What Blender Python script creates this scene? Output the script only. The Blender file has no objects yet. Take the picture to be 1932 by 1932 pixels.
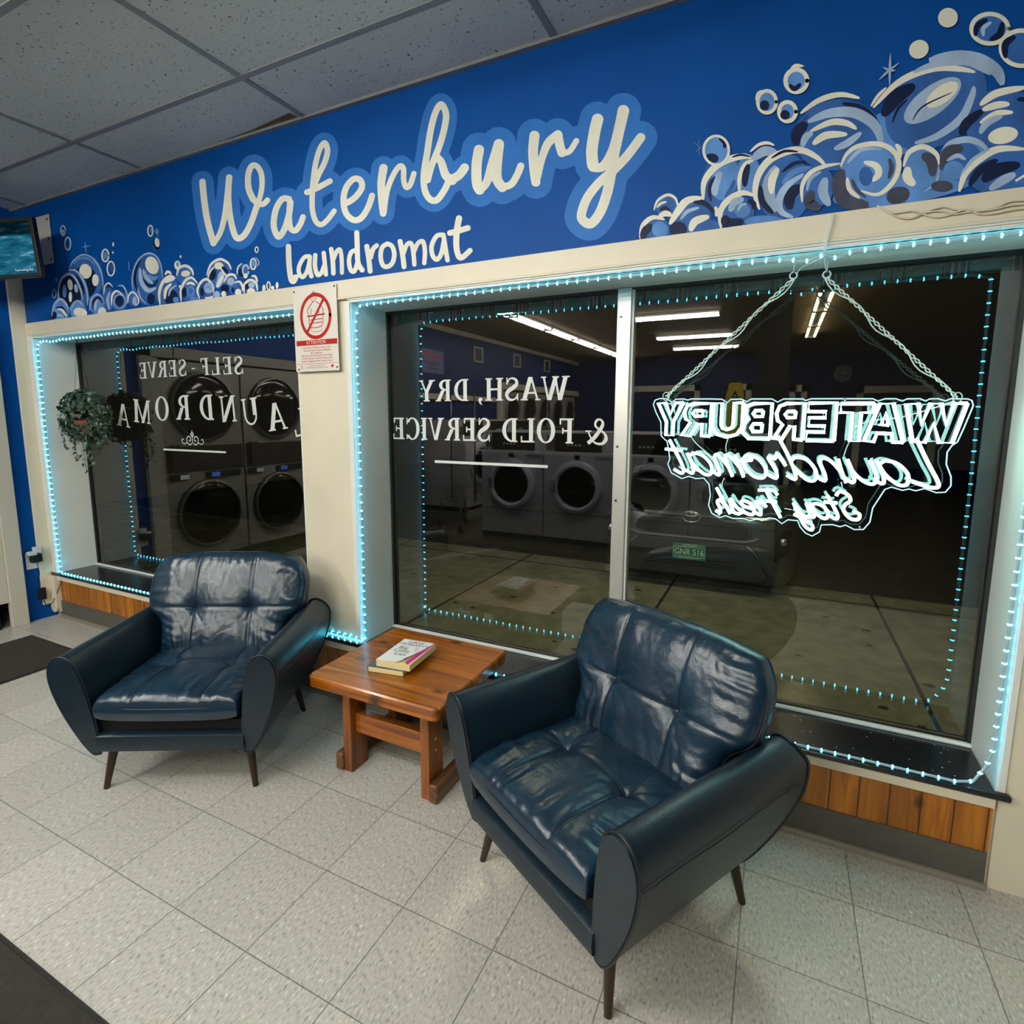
import bpy, math, random
from mathutils import Vector, Matrix
random.seed(7)
PI = math.pi
SC = bpy.context.scene
COL = SC.collection

# ------------------------------------------------------------------ camera
CP = Vector((0.620, -2.054, 1.466))
CR = Vector((0.898, 0.439, 0.003)); CU = Vector((-0.062, 0.120, 0.991)); CW = Vector((-0.435, 0.890, -0.135))
CW.normalize(); CR = (CR - CW * CR.dot(CW)).normalized(); CU = CR.cross(CW)
FPX = 1037.47; PX0, PY0 = 961.3, 926.7
cam_d = bpy.data.cameras.new('camera'); cam = bpy.data.objects.new('camera', cam_d); COL.objects.link(cam)
M = Matrix.Identity(4)
for i in range(3):
    M[i][0] = CR[i]; M[i][1] = CU[i]; M[i][2] = -CW[i]; M[i][3] = CP[i]
cam.matrix_world = M
cam_d.sensor_width = 36; cam_d.lens = FPX / 1932 * 36
cam_d.shift_x = (966 - PX0) / 1932; cam_d.shift_y = (PY0 - 966) / 1932
cam_d.clip_start = 0.02; cam_d.clip_end = 200
SC.camera = cam

# ------------------------------------------------------------------ world, exposure
wd = bpy.data.worlds.new('night'); SC.world = wd; wd.use_nodes = True
wd.node_tree.nodes['Background'].inputs[0].default_value = (0.05, 0.045, 0.03, 1)
wd.node_tree.nodes['Background'].inputs[1].default_value = 0.12
SC.view_settings.view_transform = 'Standard'; SC.view_settings.look = 'None'
SC.view_settings.gamma = 1; SC.view_settings.exposure = 0.0; SC.view_settings.use_curve_mapping = False
cy = SC.cycles
cy.max_bounces = 7; cy.diffuse_bounces = 4; cy.glossy_bounces = 4; cy.transparent_max_bounces = 12
cy.caustics_reflective = False; cy.caustics_refractive = False; cy.sample_clamp_indirect = 6
LAMP = 110.0      # strength of the fluorescent tubes
LAMPY = 45.0
LEDS = 32.0
NEON = 12.0

for nm_, x_, y_, e_ in (('sidewalk_fill', -1.6, 1.7, 15), ('sidewalk_fill', .9, 1.9, 15), ('sidewalk_fill', 3.4, 2.0, 4)):  # unseen fill lights, added to brighten the sidewalk and the car
    ld = bpy.data.lights.new(nm_, 'AREA'); ld.shape = 'DISK'; ld.size = .5; ld.energy = e_; ld.color = (1.0, .96, .60)
    lo = bpy.data.objects.new(nm_, ld); COL.objects.link(lo); lo.location = (x_, y_, 3.1)

def ray(px, py): return CR * ((px - PX0) / FPX) - CU * ((py - PY0) / FPX) + CW
def WY(y, px, py):
    d = ray(px, py); return CP + d * ((y - CP.y) / d.y)

# ------------------------------------------------------------------ materials
MATS = {}
def _n(nt, t, **k):
    n = nt.nodes.new(t)
    for a, b in k.items(): setattr(n, a, b)
    return n
def mat(name, col, rough=0.5, metal=0.0, emit=None, es=0.0, noise=0.0, nscale=20, bump=0.0, bscale=60, coat=0.0, spec=0.5, stretch=None, trans=0.0):
    if name in MATS: return MATS[name]
    m = bpy.data.materials.new(name); m.use_nodes = True; nt = m.node_tree; b = nt.nodes['Principled BSDF']
    b.inputs['Base Color'].default_value = (*col, 1); b.inputs['Roughness'].default_value = rough
    b.inputs['Metallic'].default_value = metal; b.inputs['Coat Weight'].default_value = coat
    b.inputs['Coat Roughness'].default_value = 0.15
    b.inputs['Specular IOR Level'].default_value = spec
    b.inputs['Transmission Weight'].default_value = trans
    if emit: b.inputs['Emission Color'].default_value = (*emit, 1); b.inputs['Emission Strength'].default_value = es
    tc = _n(nt, 'ShaderNodeTexCoord'); mp = _n(nt, 'ShaderNodeMapping'); nt.links.new(tc.outputs['Object'], mp.inputs[0])
    if stretch: mp.inputs['Scale'].default_value = stretch
    if noise:
        nz = _n(nt, 'ShaderNodeTexNoise'); nz.inputs['Scale'].default_value = nscale; nz.inputs['Detail'].default_value = 5
        nt.links.new(mp.outputs[0], nz.inputs['Vector'])
        mr = _n(nt, 'ShaderNodeMapRange'); mr.inputs['From Min'].default_value = .3; mr.inputs['From Max'].default_value = .7
        mr.inputs['To Min'].default_value = 1 - noise; mr.inputs['To Max'].default_value = 1 + noise
        nt.links.new(nz.outputs[0], mr.inputs[0])
        mx = _n(nt, 'ShaderNodeVectorMath', operation='MULTIPLY'); mx.inputs[0].default_value = col
        nt.links.new(mr.outputs[0], mx.inputs[1]); nt.links.new(mx.outputs[0], b.inputs['Base Color'])
    if bump:
        nz = _n(nt, 'ShaderNodeTexNoise'); nz.inputs['Scale'].default_value = bscale; nz.inputs['Detail'].default_value = 4
        nt.links.new(mp.outputs[0], nz.inputs['Vector'])
        bp = _n(nt, 'ShaderNodeBump'); bp.inputs['Strength'].default_value = bump; bp.inputs['Distance'].default_value = 0.004
        nt.links.new(nz.outputs[0], bp.inputs['Height']); nt.links.new(bp.outputs[0], b.inputs['Normal'])
    MATS[name] = m; return m
def emis(name, col, s):
    m = bpy.data.materials.new(name); m.use_nodes = True; nt = m.node_tree; nt.nodes.clear()
    e = _n(nt, 'ShaderNodeEmission'); e.inputs[0].default_value = (*col, 1); e.inputs[1].default_value = s
    o = _n(nt, 'ShaderNodeOutputMaterial'); nt.links.new(e.outputs[0], o.inputs[0]); MATS[name] = m; return m
def glassmat(name, ior, tint=(1, 1, 1), rough=0.0, add=0.0):
    m = bpy.data.materials.new(name); m.use_nodes = True; nt = m.node_tree; nt.nodes.clear()
    f = _n(nt, 'ShaderNodeFresnel'); f.inputs[0].default_value = ior
    t = _n(nt, 'ShaderNodeBsdfTransparent'); t.inputs[0].default_value = (*tint, 1)
    g = _n(nt, 'ShaderNodeBsdfGlossy'); g.inputs['Roughness'].default_value = rough
    x = _n(nt, 'ShaderNodeMixShader'); o = _n(nt, 'ShaderNodeOutputMaterial')
    nt.links.new(f.outputs[0], x.inputs[0]); nt.links.new(t.outputs[0], x.inputs[1]); nt.links.new(g.outputs[0], x.inputs[2])
    nt.links.new(x.outputs[0], o.inputs[0]); MATS[name] = m; return m

cream = mat('cream_paint', (.70, .64, .50), .45, noise=.05, nscale=3, bump=.15, bscale=25)
white_p = mat('white_paint', (.74, .76, .72), .4, noise=.03, nscale=4)
blue = mat('blue_wall_paint', (.0002, .064, .29), .5, noise=.07, nscale=5, bump=.12, bscale=18, spec=.12)
darkblue = mat('dimmed_blue_paint', (.002, .016, .085), .5, noise=.1, nscale=4, spec=.2)
black_s = mat('black_sill', (.012, .012, .014), .22, noise=.3, nscale=40, bump=.05)
graykick = mat('grey_vinyl_base', (.085, .08, .07), .5, noise=.1, nscale=30)
alum = mat('aluminium', (.62, .60, .55), .35, .6)
blackm = mat('black_plastic', (.008, .008, .009), .45, spec=.3)
rubber = mat('black_rubber', (.009, .009, .009), .8)
chrome = mat('chrome', (.7, .7, .7), .18, 1.0)
steel = mat('steel', (.42, .42, .44), .35, .7)
whitepl = mat('white_plastic', (.72, .72, .70), .4)
machine = mat('machine_enamel', (.66, .64, .68), .35, .25, noise=.05)
dryerm = mat('dryer_enamel', (.38, .37, .32), .4, .3, noise=.06)
darkglass = mat('dark_door_glass', (.006, .006, .007), .08, spec=.6)
paintw = mat('mural_white', (.78, .76, .64), .45, spec=.12, noise=.10, nscale=9, stretch=(1, 1, .35))
paintl = mat('mural_light_blue', (.34, .46, .64), .45, spec=.12, noise=.22, nscale=14, stretch=(1, 1, .4))
paintm = mat('mural_mid_blue', (.035, .12, .38), .42, spec=.12, noise=.30, nscale=10, stretch=(1, 1, .5))
paintb = mat('mural_sky_blue', (.10, .25, .58), .42, spec=.12, noise=.25, nscale=12, stretch=(1, 1, .5))
paintn = mat('mural_navy', (.006, .013, .05), .42, spec=.12, noise=.2, nscale=12)
paintg = mat('mural_grey', (.05, .055, .09), .45, spec=.12, noise=.2, nscale=20)
halo = mat('mural_halo_blue', (.030, .16, .50), .45, spec=.12, noise=.10, nscale=7)
vinyl = mat('white_vinyl', (.72, .72, .68), .5)
leather = mat('navy_leather', (.004, .020, .040), .30, noise=.25, nscale=10, bump=.18, bscale=150, spec=.62)
leather2 = mat('navy_leather_panel', (.0045, .013, .023), .36, noise=.15, nscale=14, bump=.2, bscale=240, spec=.50)
piping = mat('dark_piping', (.004, .007, .012), .45)
deckm = mat('black_lining', (.004, .004, .005), .9)
darkwood = mat('dark_wood', (.022, .010, .006), .35)
concrete = mat('concrete', (.25, .255, .17), .85, noise=.25, nscale=7, bump=.3, bscale=50)
asphalt = mat('asphalt', (.05, .048, .042), .9, noise=.3, nscale=10, bump=.4, bscale=90)
joint = mat('dark_joint', (.03, .028, .022), .9)
carpaint = mat('car_paint', (.075, .085, .078), .3, .4, coat=.6)
lampw = emis('cool_tube', (1.0, .985, .90), LAMP)
lampy = emis('warm_tube', (1.0, .90, .45), LAMPY)
ledm = emis('cyan_led', (.06, .66, 1.0), LEDS)
neonm = emis('white_neon', (.50, 1.0, .90), NEON)
edgem = emis('lit_acrylic_edge', (.55, .95, 1.0), 1.3)
pane = glassmat('window_glass', 2.0)
acry = glassmat('clear_acrylic', 1.35, (.93, .96, .96))
ropem = mat('rope_light_tube', (.35, .5, .55), .2, emit=(.1, .6, .9), es=.02)
mats_mural = [paintw, paintl, paintm, paintb, paintn, paintg]

def wood(name, c1, c2, axis, sc=1.0, rough=.35, coat=.3, planks=0):
    m = mat(name, c1, rough, coat=coat); nt = m.node_tree; b = nt.nodes['Principled BSDF']
    tc = _n(nt, 'ShaderNodeTexCoord'); mp = _n(nt, 'ShaderNodeMapping'); nt.links.new(tc.outputs['Object'], mp.inputs[0])
    s = [14, 14, 14]; s[axis] = 1.1; mp.inputs['Scale'].default_value = [v * sc for v in s]
    nz = _n(nt, 'ShaderNodeTexNoise'); nz.inputs['Scale'].default_value = 1.6; nz.inputs['Detail'].default_value = 7; nz.inputs['Distortion'].default_value = 1.2
    nt.links.new(mp.outputs[0], nz.inputs['Vector'])
    cr = _n(nt, 'ShaderNodeValToRGB'); cr.color_ramp.elements[0].position = .35; cr.color_ramp.elements[1].position = .68
    cr.color_ramp.elements[0].color = (*c2, 1); cr.color_ramp.elements[1].color = (*c1, 1)
    nt.links.new(nz.outputs[0], cr.inputs[0])
    # knots
    vo = _n(nt, 'ShaderNodeTexVoronoi', voronoi_dimensions='2D'); vo.inputs['Scale'].default_value = 5.0 * sc
    mp2 = _n(nt, 'ShaderNodeMapping'); s2 = [1, 1, 1]; s2[axis] = .55; mp2.inputs['Scale'].default_value = s2; mp2.inputs['Rotation'].default_value = (PI / 2 if axis == 2 else 0, 0, 0)
    nt.links.new(tc.outputs['Object'], mp2.inputs[0]); nt.links.new(mp2.outputs[0], vo.inputs['Vector'])
    mr = _n(nt, 'ShaderNodeMapRange'); mr.inputs['From Min'].default_value = .03; mr.inputs['From Max'].default_value = .10
    mr.inputs['To Min'].default_value = .25; mr.inputs['To Max'].default_value = 1
    nt.links.new(vo.outputs['Distance'], mr.inputs[0])
    mx = _n(nt, 'ShaderNodeVectorMath', operation='MULTIPLY'); nt.links.new(cr.outputs[0], mx.inputs[0]); nt.links.new(mr.outputs[0], mx.inputs[1])
    out = mx.outputs[0]
    if planks:
        sep = _n(nt, 'ShaderNodeSeparateXYZ'); nt.links.new(tc.outputs['Object'], sep.inputs[0])
        md = _n(nt, 'ShaderNodeMath', operation='PINGPONG'); md.inputs[1].default_value = planks / 2; nt.links.new(sep.outputs[0], md.inputs[0])
        m2 = _n(nt, 'ShaderNodeMapRange'); m2.inputs['From Min'].default_value = .001; m2.inputs['From Max'].default_value = .004
        m2.inputs['To Min'].default_value = .15; m2.inputs['To Max'].default_value = 1; nt.links.new(md.outputs[0], m2.inputs[0])
        fl = _n(nt, 'ShaderNodeMath', operation='DIVIDE'); fl.inputs[1].default_value = planks; nt.links.new(sep.outputs[0], fl.inputs[0])
        f2 = _n(nt, 'ShaderNodeMath', operation='FLOOR'); nt.links.new(fl.outputs[0], f2.inputs[0])
        wn = _n(nt, 'ShaderNodeTexWhiteNoise', noise_dimensions='1D'); nt.links.new(f2.outputs[0], wn.inputs['W'])
        m3 = _n(nt, 'ShaderNodeMapRange'); m3.inputs['To Min'].default_value = .65; m3.inputs['To Max'].default_value = 1.2; nt.links.new(wn.outputs[0], m3.inputs[0])
        mm = _n(nt, 'ShaderNodeMath', operation='MULTIPLY'); nt.links.new(m2.outputs[0], mm.inputs[0]); nt.links.new(m3.outputs[0], mm.inputs[1])
        mx2 = _n(nt, 'ShaderNodeVectorMath', operation='MULTIPLY'); nt.links.new(out, mx2.inputs[0]); nt.links.new(mm.outputs[0], mx2.inputs[1]); out = mx2.outputs[0]
    nt.links.new(out, b.inputs['Base Color']); return m
pine = wood('pine_top', (.44, .135, .005), (.15, .034, .002), 0, .9, .24, .25)
pineY = wood('pine_leg', (.34, .105, .012), (.13, .034, .005), 2, 1.2, .4, .2)
pineB = wood('pine_foot', (.20, .075, .018), (.08, .03, .008), 1, 1.2, .45, .2)
panelw = wood('pine_panelling', (.52, .19, .008), (.28, .08, .003), 2, 1.1, .4, .3, planks=.085)
brownw = wood('brown_shelf_wood', (.16, .08, .03), (.08, .04, .015), 1, 1, .5, 0)

def floor_mat():
    m = mat('floor_tile', (.5, .5, .45), .28); nt = m.node_tree; b = nt.nodes['Principled BSDF']
    tc = _n(nt, 'ShaderNodeTexCoord'); sep = _n(nt, 'ShaderNodeSeparateXYZ'); nt.links.new(tc.outputs['Object'], sep.inputs[0])
    outs = []; ids = []
    for k, off in ((0, -.616), (1, -.871)):
        a = _n(nt, 'ShaderNodeMath', operation='SUBTRACT'); a.inputs[1].default_value = off; nt.links.new(sep.outputs[k], a.inputs[0])
        d = _n(nt, 'ShaderNodeMath', operation='DIVIDE'); d.inputs[1].default_value = .3048; nt.links.new(a.outputs[0], d.inputs[0])
        f = _n(nt, 'ShaderNodeMath', operation='FLOOR'); nt.links.new(d.outputs[0], f.inputs[0]); ids.append(f)
        p = _n(nt, 'ShaderNodeMath', operation='PINGPONG'); p.inputs[1].default_value = .5; nt.links.new(d.outputs[0], p.inputs[0]); outs.append(p)
    mn = _n(nt, 'ShaderNodeMath', operation='MINIMUM'); nt.links.new(outs[0].outputs[0], mn.inputs[0]); nt.links.new(outs[1].outputs[0], mn.inputs[1])
    g = _n(nt, 'ShaderNodeMapRange'); g.inputs['From Min'].default_value = .0025; g.inputs['From Max'].default_value = .007; g.inputs['To Min'].default_value = .30; nt.links.new(mn.outputs[0], g.inputs[0])
    cb = _n(nt, 'ShaderNodeCombineXYZ'); nt.links.new(ids[0].outputs[0], cb.inputs[0]); nt.links.new(ids[1].outputs[0], cb.inputs[1])
    wn = _n(nt, 'ShaderNodeTexWhiteNoise'); nt.links.new(cb.outputs[0], wn.inputs['Vector'])
    tr = _n(nt, 'ShaderNodeMapRange'); tr.inputs['To Min'].default_value = .93; tr.inputs['To Max'].default_value = 1.05; nt.links.new(wn.outputs[0], tr.inputs[0])
    mp = _n(nt, 'ShaderNodeMapping'); mp.inputs['Scale'].default_value = (1, .42, 1); mp.inputs['Rotation'].default_value = (0, 0, .25); nt.links.new(tc.outputs['Object'], mp.inputs[0])
    n1 = _n(nt, 'ShaderNodeTexNoise'); n1.inputs['Scale'].default_value = 150; n1.inputs['Detail'].default_value = 3; nt.links.new(mp.outputs[0], n1.inputs['Vector'])
    cr = _n(nt, 'ShaderNodeValToRGB'); e = cr.color_ramp.elements; e[0].position = .28; e[0].color = (.24, .225, .20, 1); e[1].position = .76; e[1].color = (.86, .85, .80, 1)
    for pos, c in ((.39, (.43, .41, .37)), (.5, (.50, .48, .435)), (.63, (.55, .53, .48))):
        q = e.new(pos); q.color = (*c, 1)
    nt.links.new(n1.outputs[0], cr.inputs[0])
    m1 = _n(nt, 'ShaderNodeMath', operation='MULTIPLY'); nt.links.new(g.outputs[0], m1.inputs[0]); nt.links.new(tr.outputs[0], m1.inputs[1])
    mx = _n(nt, 'ShaderNodeVectorMath', operation='MULTIPLY'); nt.links.new(cr.outputs[0], mx.inputs[0]); nt.links.new(m1.outputs[0], mx.inputs[1]); nt.links.new(mx.outputs[0], b.inputs['Base Color'])
    bp = _n(nt, 'ShaderNodeBump'); bp.inputs['Strength'].default_value = .25; bp.inputs['Distance'].default_value = .002; nt.links.new(n1.outputs[0], bp.inputs['Height']); nt.links.new(bp.outputs[0], b.inputs['Normal'])
    return m
def ceil_mat():
    m = mat('ceiling_tile', (.5, .52, .52), .9); nt = m.node_tree; b = nt.nodes['Principled BSDF']
    tc = _n(nt, 'ShaderNodeTexCoord')
    vo = _n(nt, 'ShaderNodeTexNoise'); vo.inputs['Scale'].default_value = 85; vo.inputs['Detail'].default_value = 1.5; nt.links.new(tc.outputs['Object'], vo.inputs['Vector'])
    cr = _n(nt, 'ShaderNodeValToRGB'); e = cr.color_ramp.elements; e[0].position = .27; e[0].color = (.10, .10, .10, 1); e[1].position = .34; e[1].color = (.60, .61, .60, 1)
    nt.links.new(vo.outputs[0], cr.inputs[0]); nt.links.new(cr.outputs[0], b.inputs['Base Color'])
    bp = _n(nt, 'ShaderNodeBump'); bp.inputs['Strength'].default_value = .4; bp.inputs['Distance'].default_value = .003; nt.links.new(vo.outputs[0], bp.inputs['Height']); nt.links.new(bp.outputs[0], b.inputs['Normal'])
    return m
floorm = floor_mat(); ceilm = ceil_mat()
plankm = wood('ceiling_planks', (.34, .26, .14), (.20, .15, .08), 0, 1, .6, 0)
matm = mat('mat_carpet', (.022, .019, .014), .95, noise=.3, nscale=60, bump=.6, bscale=400)

# ------------------------------------------------------------------ mesh helpers
class MB:
    def __init__(s): s.v = []; s.f = []; s.mi = []; s.cur = 0
    def add(s, vs, fs):
        b = len(s.v); s.v += [tuple(p) for p in vs]
        for f in fs: s.f.append(tuple(b + i for i in f)); s.mi.append(s.cur)
    def box(s, x0, x1, y0, y1, z0, z1):
        vs = [(x, y, z) for z in (z0, z1) for y in (y0, y1) for x in (x0, x1)]
        s.add(vs, [(0, 2, 3, 1), (4, 5, 7, 6), (0, 1, 5, 4), (2, 6, 7, 3), (0, 4, 6, 2), (1, 3, 7, 5)]); return s
    def loft(s, rings, closed=True, cap=True):
        n = len(rings[0]); vs = [p for r in rings for p in r]; fs = []
        for k in range(len(rings) - 1):
            for i in range(n if closed else n - 1):
                j = (i + 1) % n; fs.append((k * n + i, k * n + j, (k + 1) * n + j, (k + 1) * n + i))
        if cap: fs.append(tuple(range(n))[::-1]); fs.append(tuple((len(rings) - 1) * n + i for i in range(n)))
        s.add(vs, fs); return s
    def tube(s, pts, r, n=6, cap=True):
        pts = [Vector(p) for p in pts]; rs = r if isinstance(r, (list, tuple)) else [r] * len(pts); rings = []
        up = None
        for i, p in enumerate(pts):
            t = (pts[min(i + 1, len(pts) - 1)] - pts[max(i - 1, 0)])
            if t.length < 1e-9: t = Vector((0, 0, 1))
            t.normalize()
            if up is None:
                up = Vector((0, 0, 1)) if abs(t.z) < .9 else Vector((1, 0, 0))
            a = (up - t * up.dot(t))
            if a.length < 1e-6: a = t.orthogonal()
            a.normalize(); up = a; b = t.cross(a)
            rings.append([p + (a * math.cos(q) + b * math.sin(q)) * rs[i] for q in [2 * PI * k / n for k in range(n)]])
        return s.loft(rings, True, cap)
    def cyl(s, p0, p1, r0, r1=None, n=16): return s.tube([p0, p1], [r0, r0 if r1 is None else r1], n)
    def lathe(s, prof, c=(0, 0, 0), ax='z', n=32, cap=True):
        rings = []
        for r, h in prof:
            ring = []
            for k in range(n):
                q = 2 * PI * k / n; a, b = r * math.cos(q), r * math.sin(q)
                ring.append({'z': (c[0] + a, c[1] + b, c[2] + h), 'y': (c[0] + a, c[1] + h, c[2] + b), 'x': (c[0] + h, c[1] + a, c[2] + b)}[ax])
            rings.append(ring)
        return s.loft(rings, True, cap)
    def prism(s, poly, f0, f1):   # poly of (u,v); f0,f1 map to 3D
        n = len(poly); s.add([f0(*p) for p in poly] + [f1(*p) for p in poly],
            [tuple(range(n))[::-1], tuple(range(n, 2 * n))] + [(i, (i + 1) % n, n + (i + 1) % n, n + i) for i in range(n)]); return s
    def octa(s, c, r, rz=None):
        c = Vector(c); rz = rz or r
        s.add([c + Vector(d) for d in ((r, 0, 0), (-r, 0, 0), (0, r, 0), (0, -r, 0), (0, 0, rz), (0, 0, -rz))],
              [(0, 2, 4), (2, 1, 4), (1, 3, 4), (3, 0, 4), (2, 0, 5), (1, 2, 5), (3, 1, 5), (0, 3, 5)]); return s
    def ell(s, c, rx, ry, rz, n=16, m=10):
        rings = []
        for i in range(m + 1):
            a = -PI / 2 + PI * i / m; q = max(math.cos(a), .01)
            rings.append([(c[0] + rx * q * math.cos(2 * PI * k / n), c[1] + ry * q * math.sin(2 * PI * k / n), c[2] + rz * math.sin(a)) for k in range(n)])
        return s.loft(rings)
    def build(s, name, mats, parent=None, smooth=False, bevel=0, seg=2, sub=0):
        me = bpy.data.meshes.new(name); me.from_pydata(s.v, [], s.f); me.update()
        for m in (mats if isinstance(mats, (list, tuple)) else [mats]): me.materials.append(m)
        me.polygons.foreach_set('material_index', s.mi)
        if smooth:
            me.polygons.foreach_set('use_smooth', [True] * len(me.polygons))
            if smooth != 'all':
                try: me.set_sharp_from_angle(angle=math.radians(38))
                except Exception: pass
        o = bpy.data.objects.new(name, me); COL.objects.link(o); o.parent = parent
        if bevel:
            b = o.modifiers.new('b', 'BEVEL'); b.width = bevel; b.segments = seg; b.limit_method = 'ANGLE'; b.angle_limit = math.radians(40); b.harden_normals = False
            if smooth is False: me.polygons.foreach_set('use_smooth', [True] * len(me.polygons))
            w = o.modifiers.new('w', 'WEIGHTED_NORMAL'); w.keep_sharp = True
        if sub: d = o.modifiers.new('s', 'SUBSURF'); d.levels = sub; d.render_levels = sub
        return o
def tag(o, label=None, cat=None, group=None, kind=None):
    if label: o['label'] = label
    if cat: o['category'] = cat
    if group: o['group'] = group
    if kind: o['kind'] = kind
    return o
def thing(name, label, cat, loc=(0, 0, 0), rz=0, group=None):
    o = bpy.data.objects.new(name, None); COL.objects.link(o); o.location = loc; o.rotation_euler = (0, 0, rz)
    o.empty_display_size = .05
    return tag(o, label, cat, group)
def struct(name, mb, m, label=None, **k):
    o = mb.build(name, m, **k); tag(o, label, kind='structure'); return o
def dup(o, parent=None, loc=None, rz=None, label=None):
    c = o.copy(); COL.objects.link(c); c.parent = parent
    if loc is not None: c.location = loc
    if rz is not None: c.rotation_euler = (0, 0, rz)
    if label: c['label'] = label
    for ch in list(o.children): dup(ch, c)
    return c
def smooth_path(p, k=6, closed=False):
    n = len(p); out = []
    if n < 3: return list(p)
    rng = range(n if closed else n - 1)
    for i in rng:
        g = (lambda j: p[j % n]) if closed else (lambda j: p[max(0, min(n - 1, j))])
        a, b, c, d = g(i - 1), g(i), g(i + 1), g(i + 2)
        for q in range(k):
            t = q / k; out.append(tuple(.5 * ((2 * b[m]) + (c[m] - a[m]) * t + (2 * a[m] - 5 * b[m] + 4 * c[m] - d[m]) * t * t + (3 * b[m] - a[m] - 3 * c[m] + d[m]) * t ** 3) for m in range(len(b))))
    if not closed: out.append(tuple(p[-1]))
    return out
def ribbon(mb, pts, w, f, taper=0.0, cap=True, sm=True):
    """brush stroke; pts (u,v); w width; f maps (u,v)->3D"""
    P = smooth_path(pts, 7) if sm and len(pts) > 2 else list(pts)
    n = len(P); ws = []
    for i in range(n):
        t = i / (n - 1); wi = w if not isinstance(w, (list, tuple)) else w[0] + (w[-1] - w[0]) * t
        if taper: wi *= max(.12, min(1, math.sin(PI * max(.02, min(.98, t))) ** taper))
        ws.append(wi / 2)
    L = []; R = []
    for i, (u, v) in enumerate(P):
        a = P[max(i - 1, 0)]; b = P[min(i + 1, n - 1)]; du, dv = b[0] - a[0], b[1] - a[1]; l = math.hypot(du, dv) or 1
        nx, ny = -dv / l, du / l; L.append((u + nx * ws[i], v + ny * ws[i])); R.append((u - nx * ws[i], v - ny * ws[i]))
    vs = [f(*p) for p in L] + [f(*p) for p in R]; mb.add(vs, [(i, i + 1, n + i + 1, n + i) for i in range(n - 1)])
    if cap:
        for i, r in ((0, ws[0]), (n - 1, ws[-1])):
            c = P[i]; mb.add([f(c[0] + r * math.cos(q), c[1] + r * math.sin(q)) for q in [2 * PI * k / 14 for k in range(14)]], [tuple(range(14))])
def disk(mb, cx, cy_, rx, ry, rot, f, n=36):
    c, s_ = math.cos(rot), math.sin(rot)
    mb.add([f(cx + rx * math.cos(q) * c - ry * math.sin(q) * s_, cy_ + rx * math.cos(q) * s_ + ry * math.sin(q) * c) for q in [2 * PI * k / n for k in range(n)]], [tuple(range(n))])
def text_into(mb, s, size, f, align='CENTER'):
    cu = bpy.data.curves.new('t', 'FONT'); cu.body = s; cu.size = size; cu.align_x = align; cu.align_y = 'CENTER'; cu.resolution_u = 3
    o = bpy.data.objects.new('t', cu); COL.objects.link(o)
    dg = bpy.context.evaluated_depsgraph_get(); me = bpy.data.meshes.new_from_object(o.evaluated_get(dg))
    mb.add([f(v.co.x, v.co.y) for v in me.vertices], [tuple(p.vertices) for p in me.polygons])
    bpy.data.objects.remove(o); bpy.data.curves.remove(cu); bpy.data.meshes.remove(me)

# ================================================================== STRUCTURE
XL, XR, YB, ZC = -4.11, 4.4, -11.0, 2.828
GY = .262          # inner face of the glass
ZS, ZO, ZT = .330, 1.985, 2.088   # sill top, top of openings, top of the header trim
L0, L1, R0, R1 = -4.03, -1.565, -1.205, 1.284
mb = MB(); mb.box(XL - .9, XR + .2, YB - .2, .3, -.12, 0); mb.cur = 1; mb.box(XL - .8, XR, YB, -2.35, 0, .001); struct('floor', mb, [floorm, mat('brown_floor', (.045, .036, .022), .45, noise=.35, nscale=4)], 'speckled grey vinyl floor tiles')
mb = MB(); mb.box(XL - .2, XR + .2, -3.9, .3, ZC, ZC + .1)
mb.cur = 1; mb.box(XL - .2, XR + .2, YB - .2, -3.9, ZC - .0, ZC + .1)
ceil = struct('ceiling', mb, [ceilm, plankm], 'suspended ceiling of pitted tiles')
mb = MB(); tw = .013
y = -.345
while y > -3.9: mb.box(XL, XR, y - tw, y + tw, ZC - .006, ZC + .002); y -= .61
x = -2.674 - 1.2192 * 1
while x < XR: mb.box(x - tw, x + tw, -3.9, 0, ZC - .005, ZC + .002); x += 1.2308
mb.box(XL, XR, -.022, 0, ZC - .012, ZC)
g = mb.build('ceiling_grid', mat('grid_grey', (.22, .23, .24), .5), ceil)
mb = MB(); mb.add([(-1.46, -.025, ZC - .002), (-2.0, -.024, ZC - .002), (-1.75, -.035, ZC - .002), (-1.47, -.065, ZC - .002)], [(0, 1, 2, 3)])
o = mb.build('stained_tile_edge', mat('rust_stain', (.16, .085, .03), .9, noise=.5, nscale=40), ceil); o['label'] = 'brown stained gap at the edge of a tile'

wf = MB()
wf.box(XL - .2, XR + .2, 0, .3, ZT - .02, ZC + .05)
wf.cur = 1
wf.box(XL - .2, XR + .2, .005, .3, ZO + .012, ZT - .02)
wf.box(XL - .2, L0 - .012, .005, .3, 0, ZO + .02)
wf.box(L1 + .01, R0 - .01, .0, .3, 0, ZO + .02)
wf.box(R1 + .01, XR + .2, .0, .3, 0, ZO + .02)
wf.box(L0 - .02, L1 + .02, .012, .3, 0, ZS - .025)
wf.box(R0 - .02, R1 + .02, .012, .3, 0, ZS - .025)
wall_front = struct('wall_front', wf, [blue, cream], 'blue painted wall band over cream window piers')
mb = MB(); mb.box(XL - .06, XL, -.20, .0, 0, ZC); mb.box(XL - .06, XL, -3.66, -.20, 1.945, ZC); mb.cur = 1; mb.box(XL - .06, XL, -6.60, -3.62, 0, ZC); mb.box(XL - .06, XL, YB, -6.60, 1.97, ZC); mb.cur = 0  # far stretch of the same blue wall coloured darker to dim its reflection
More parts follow.
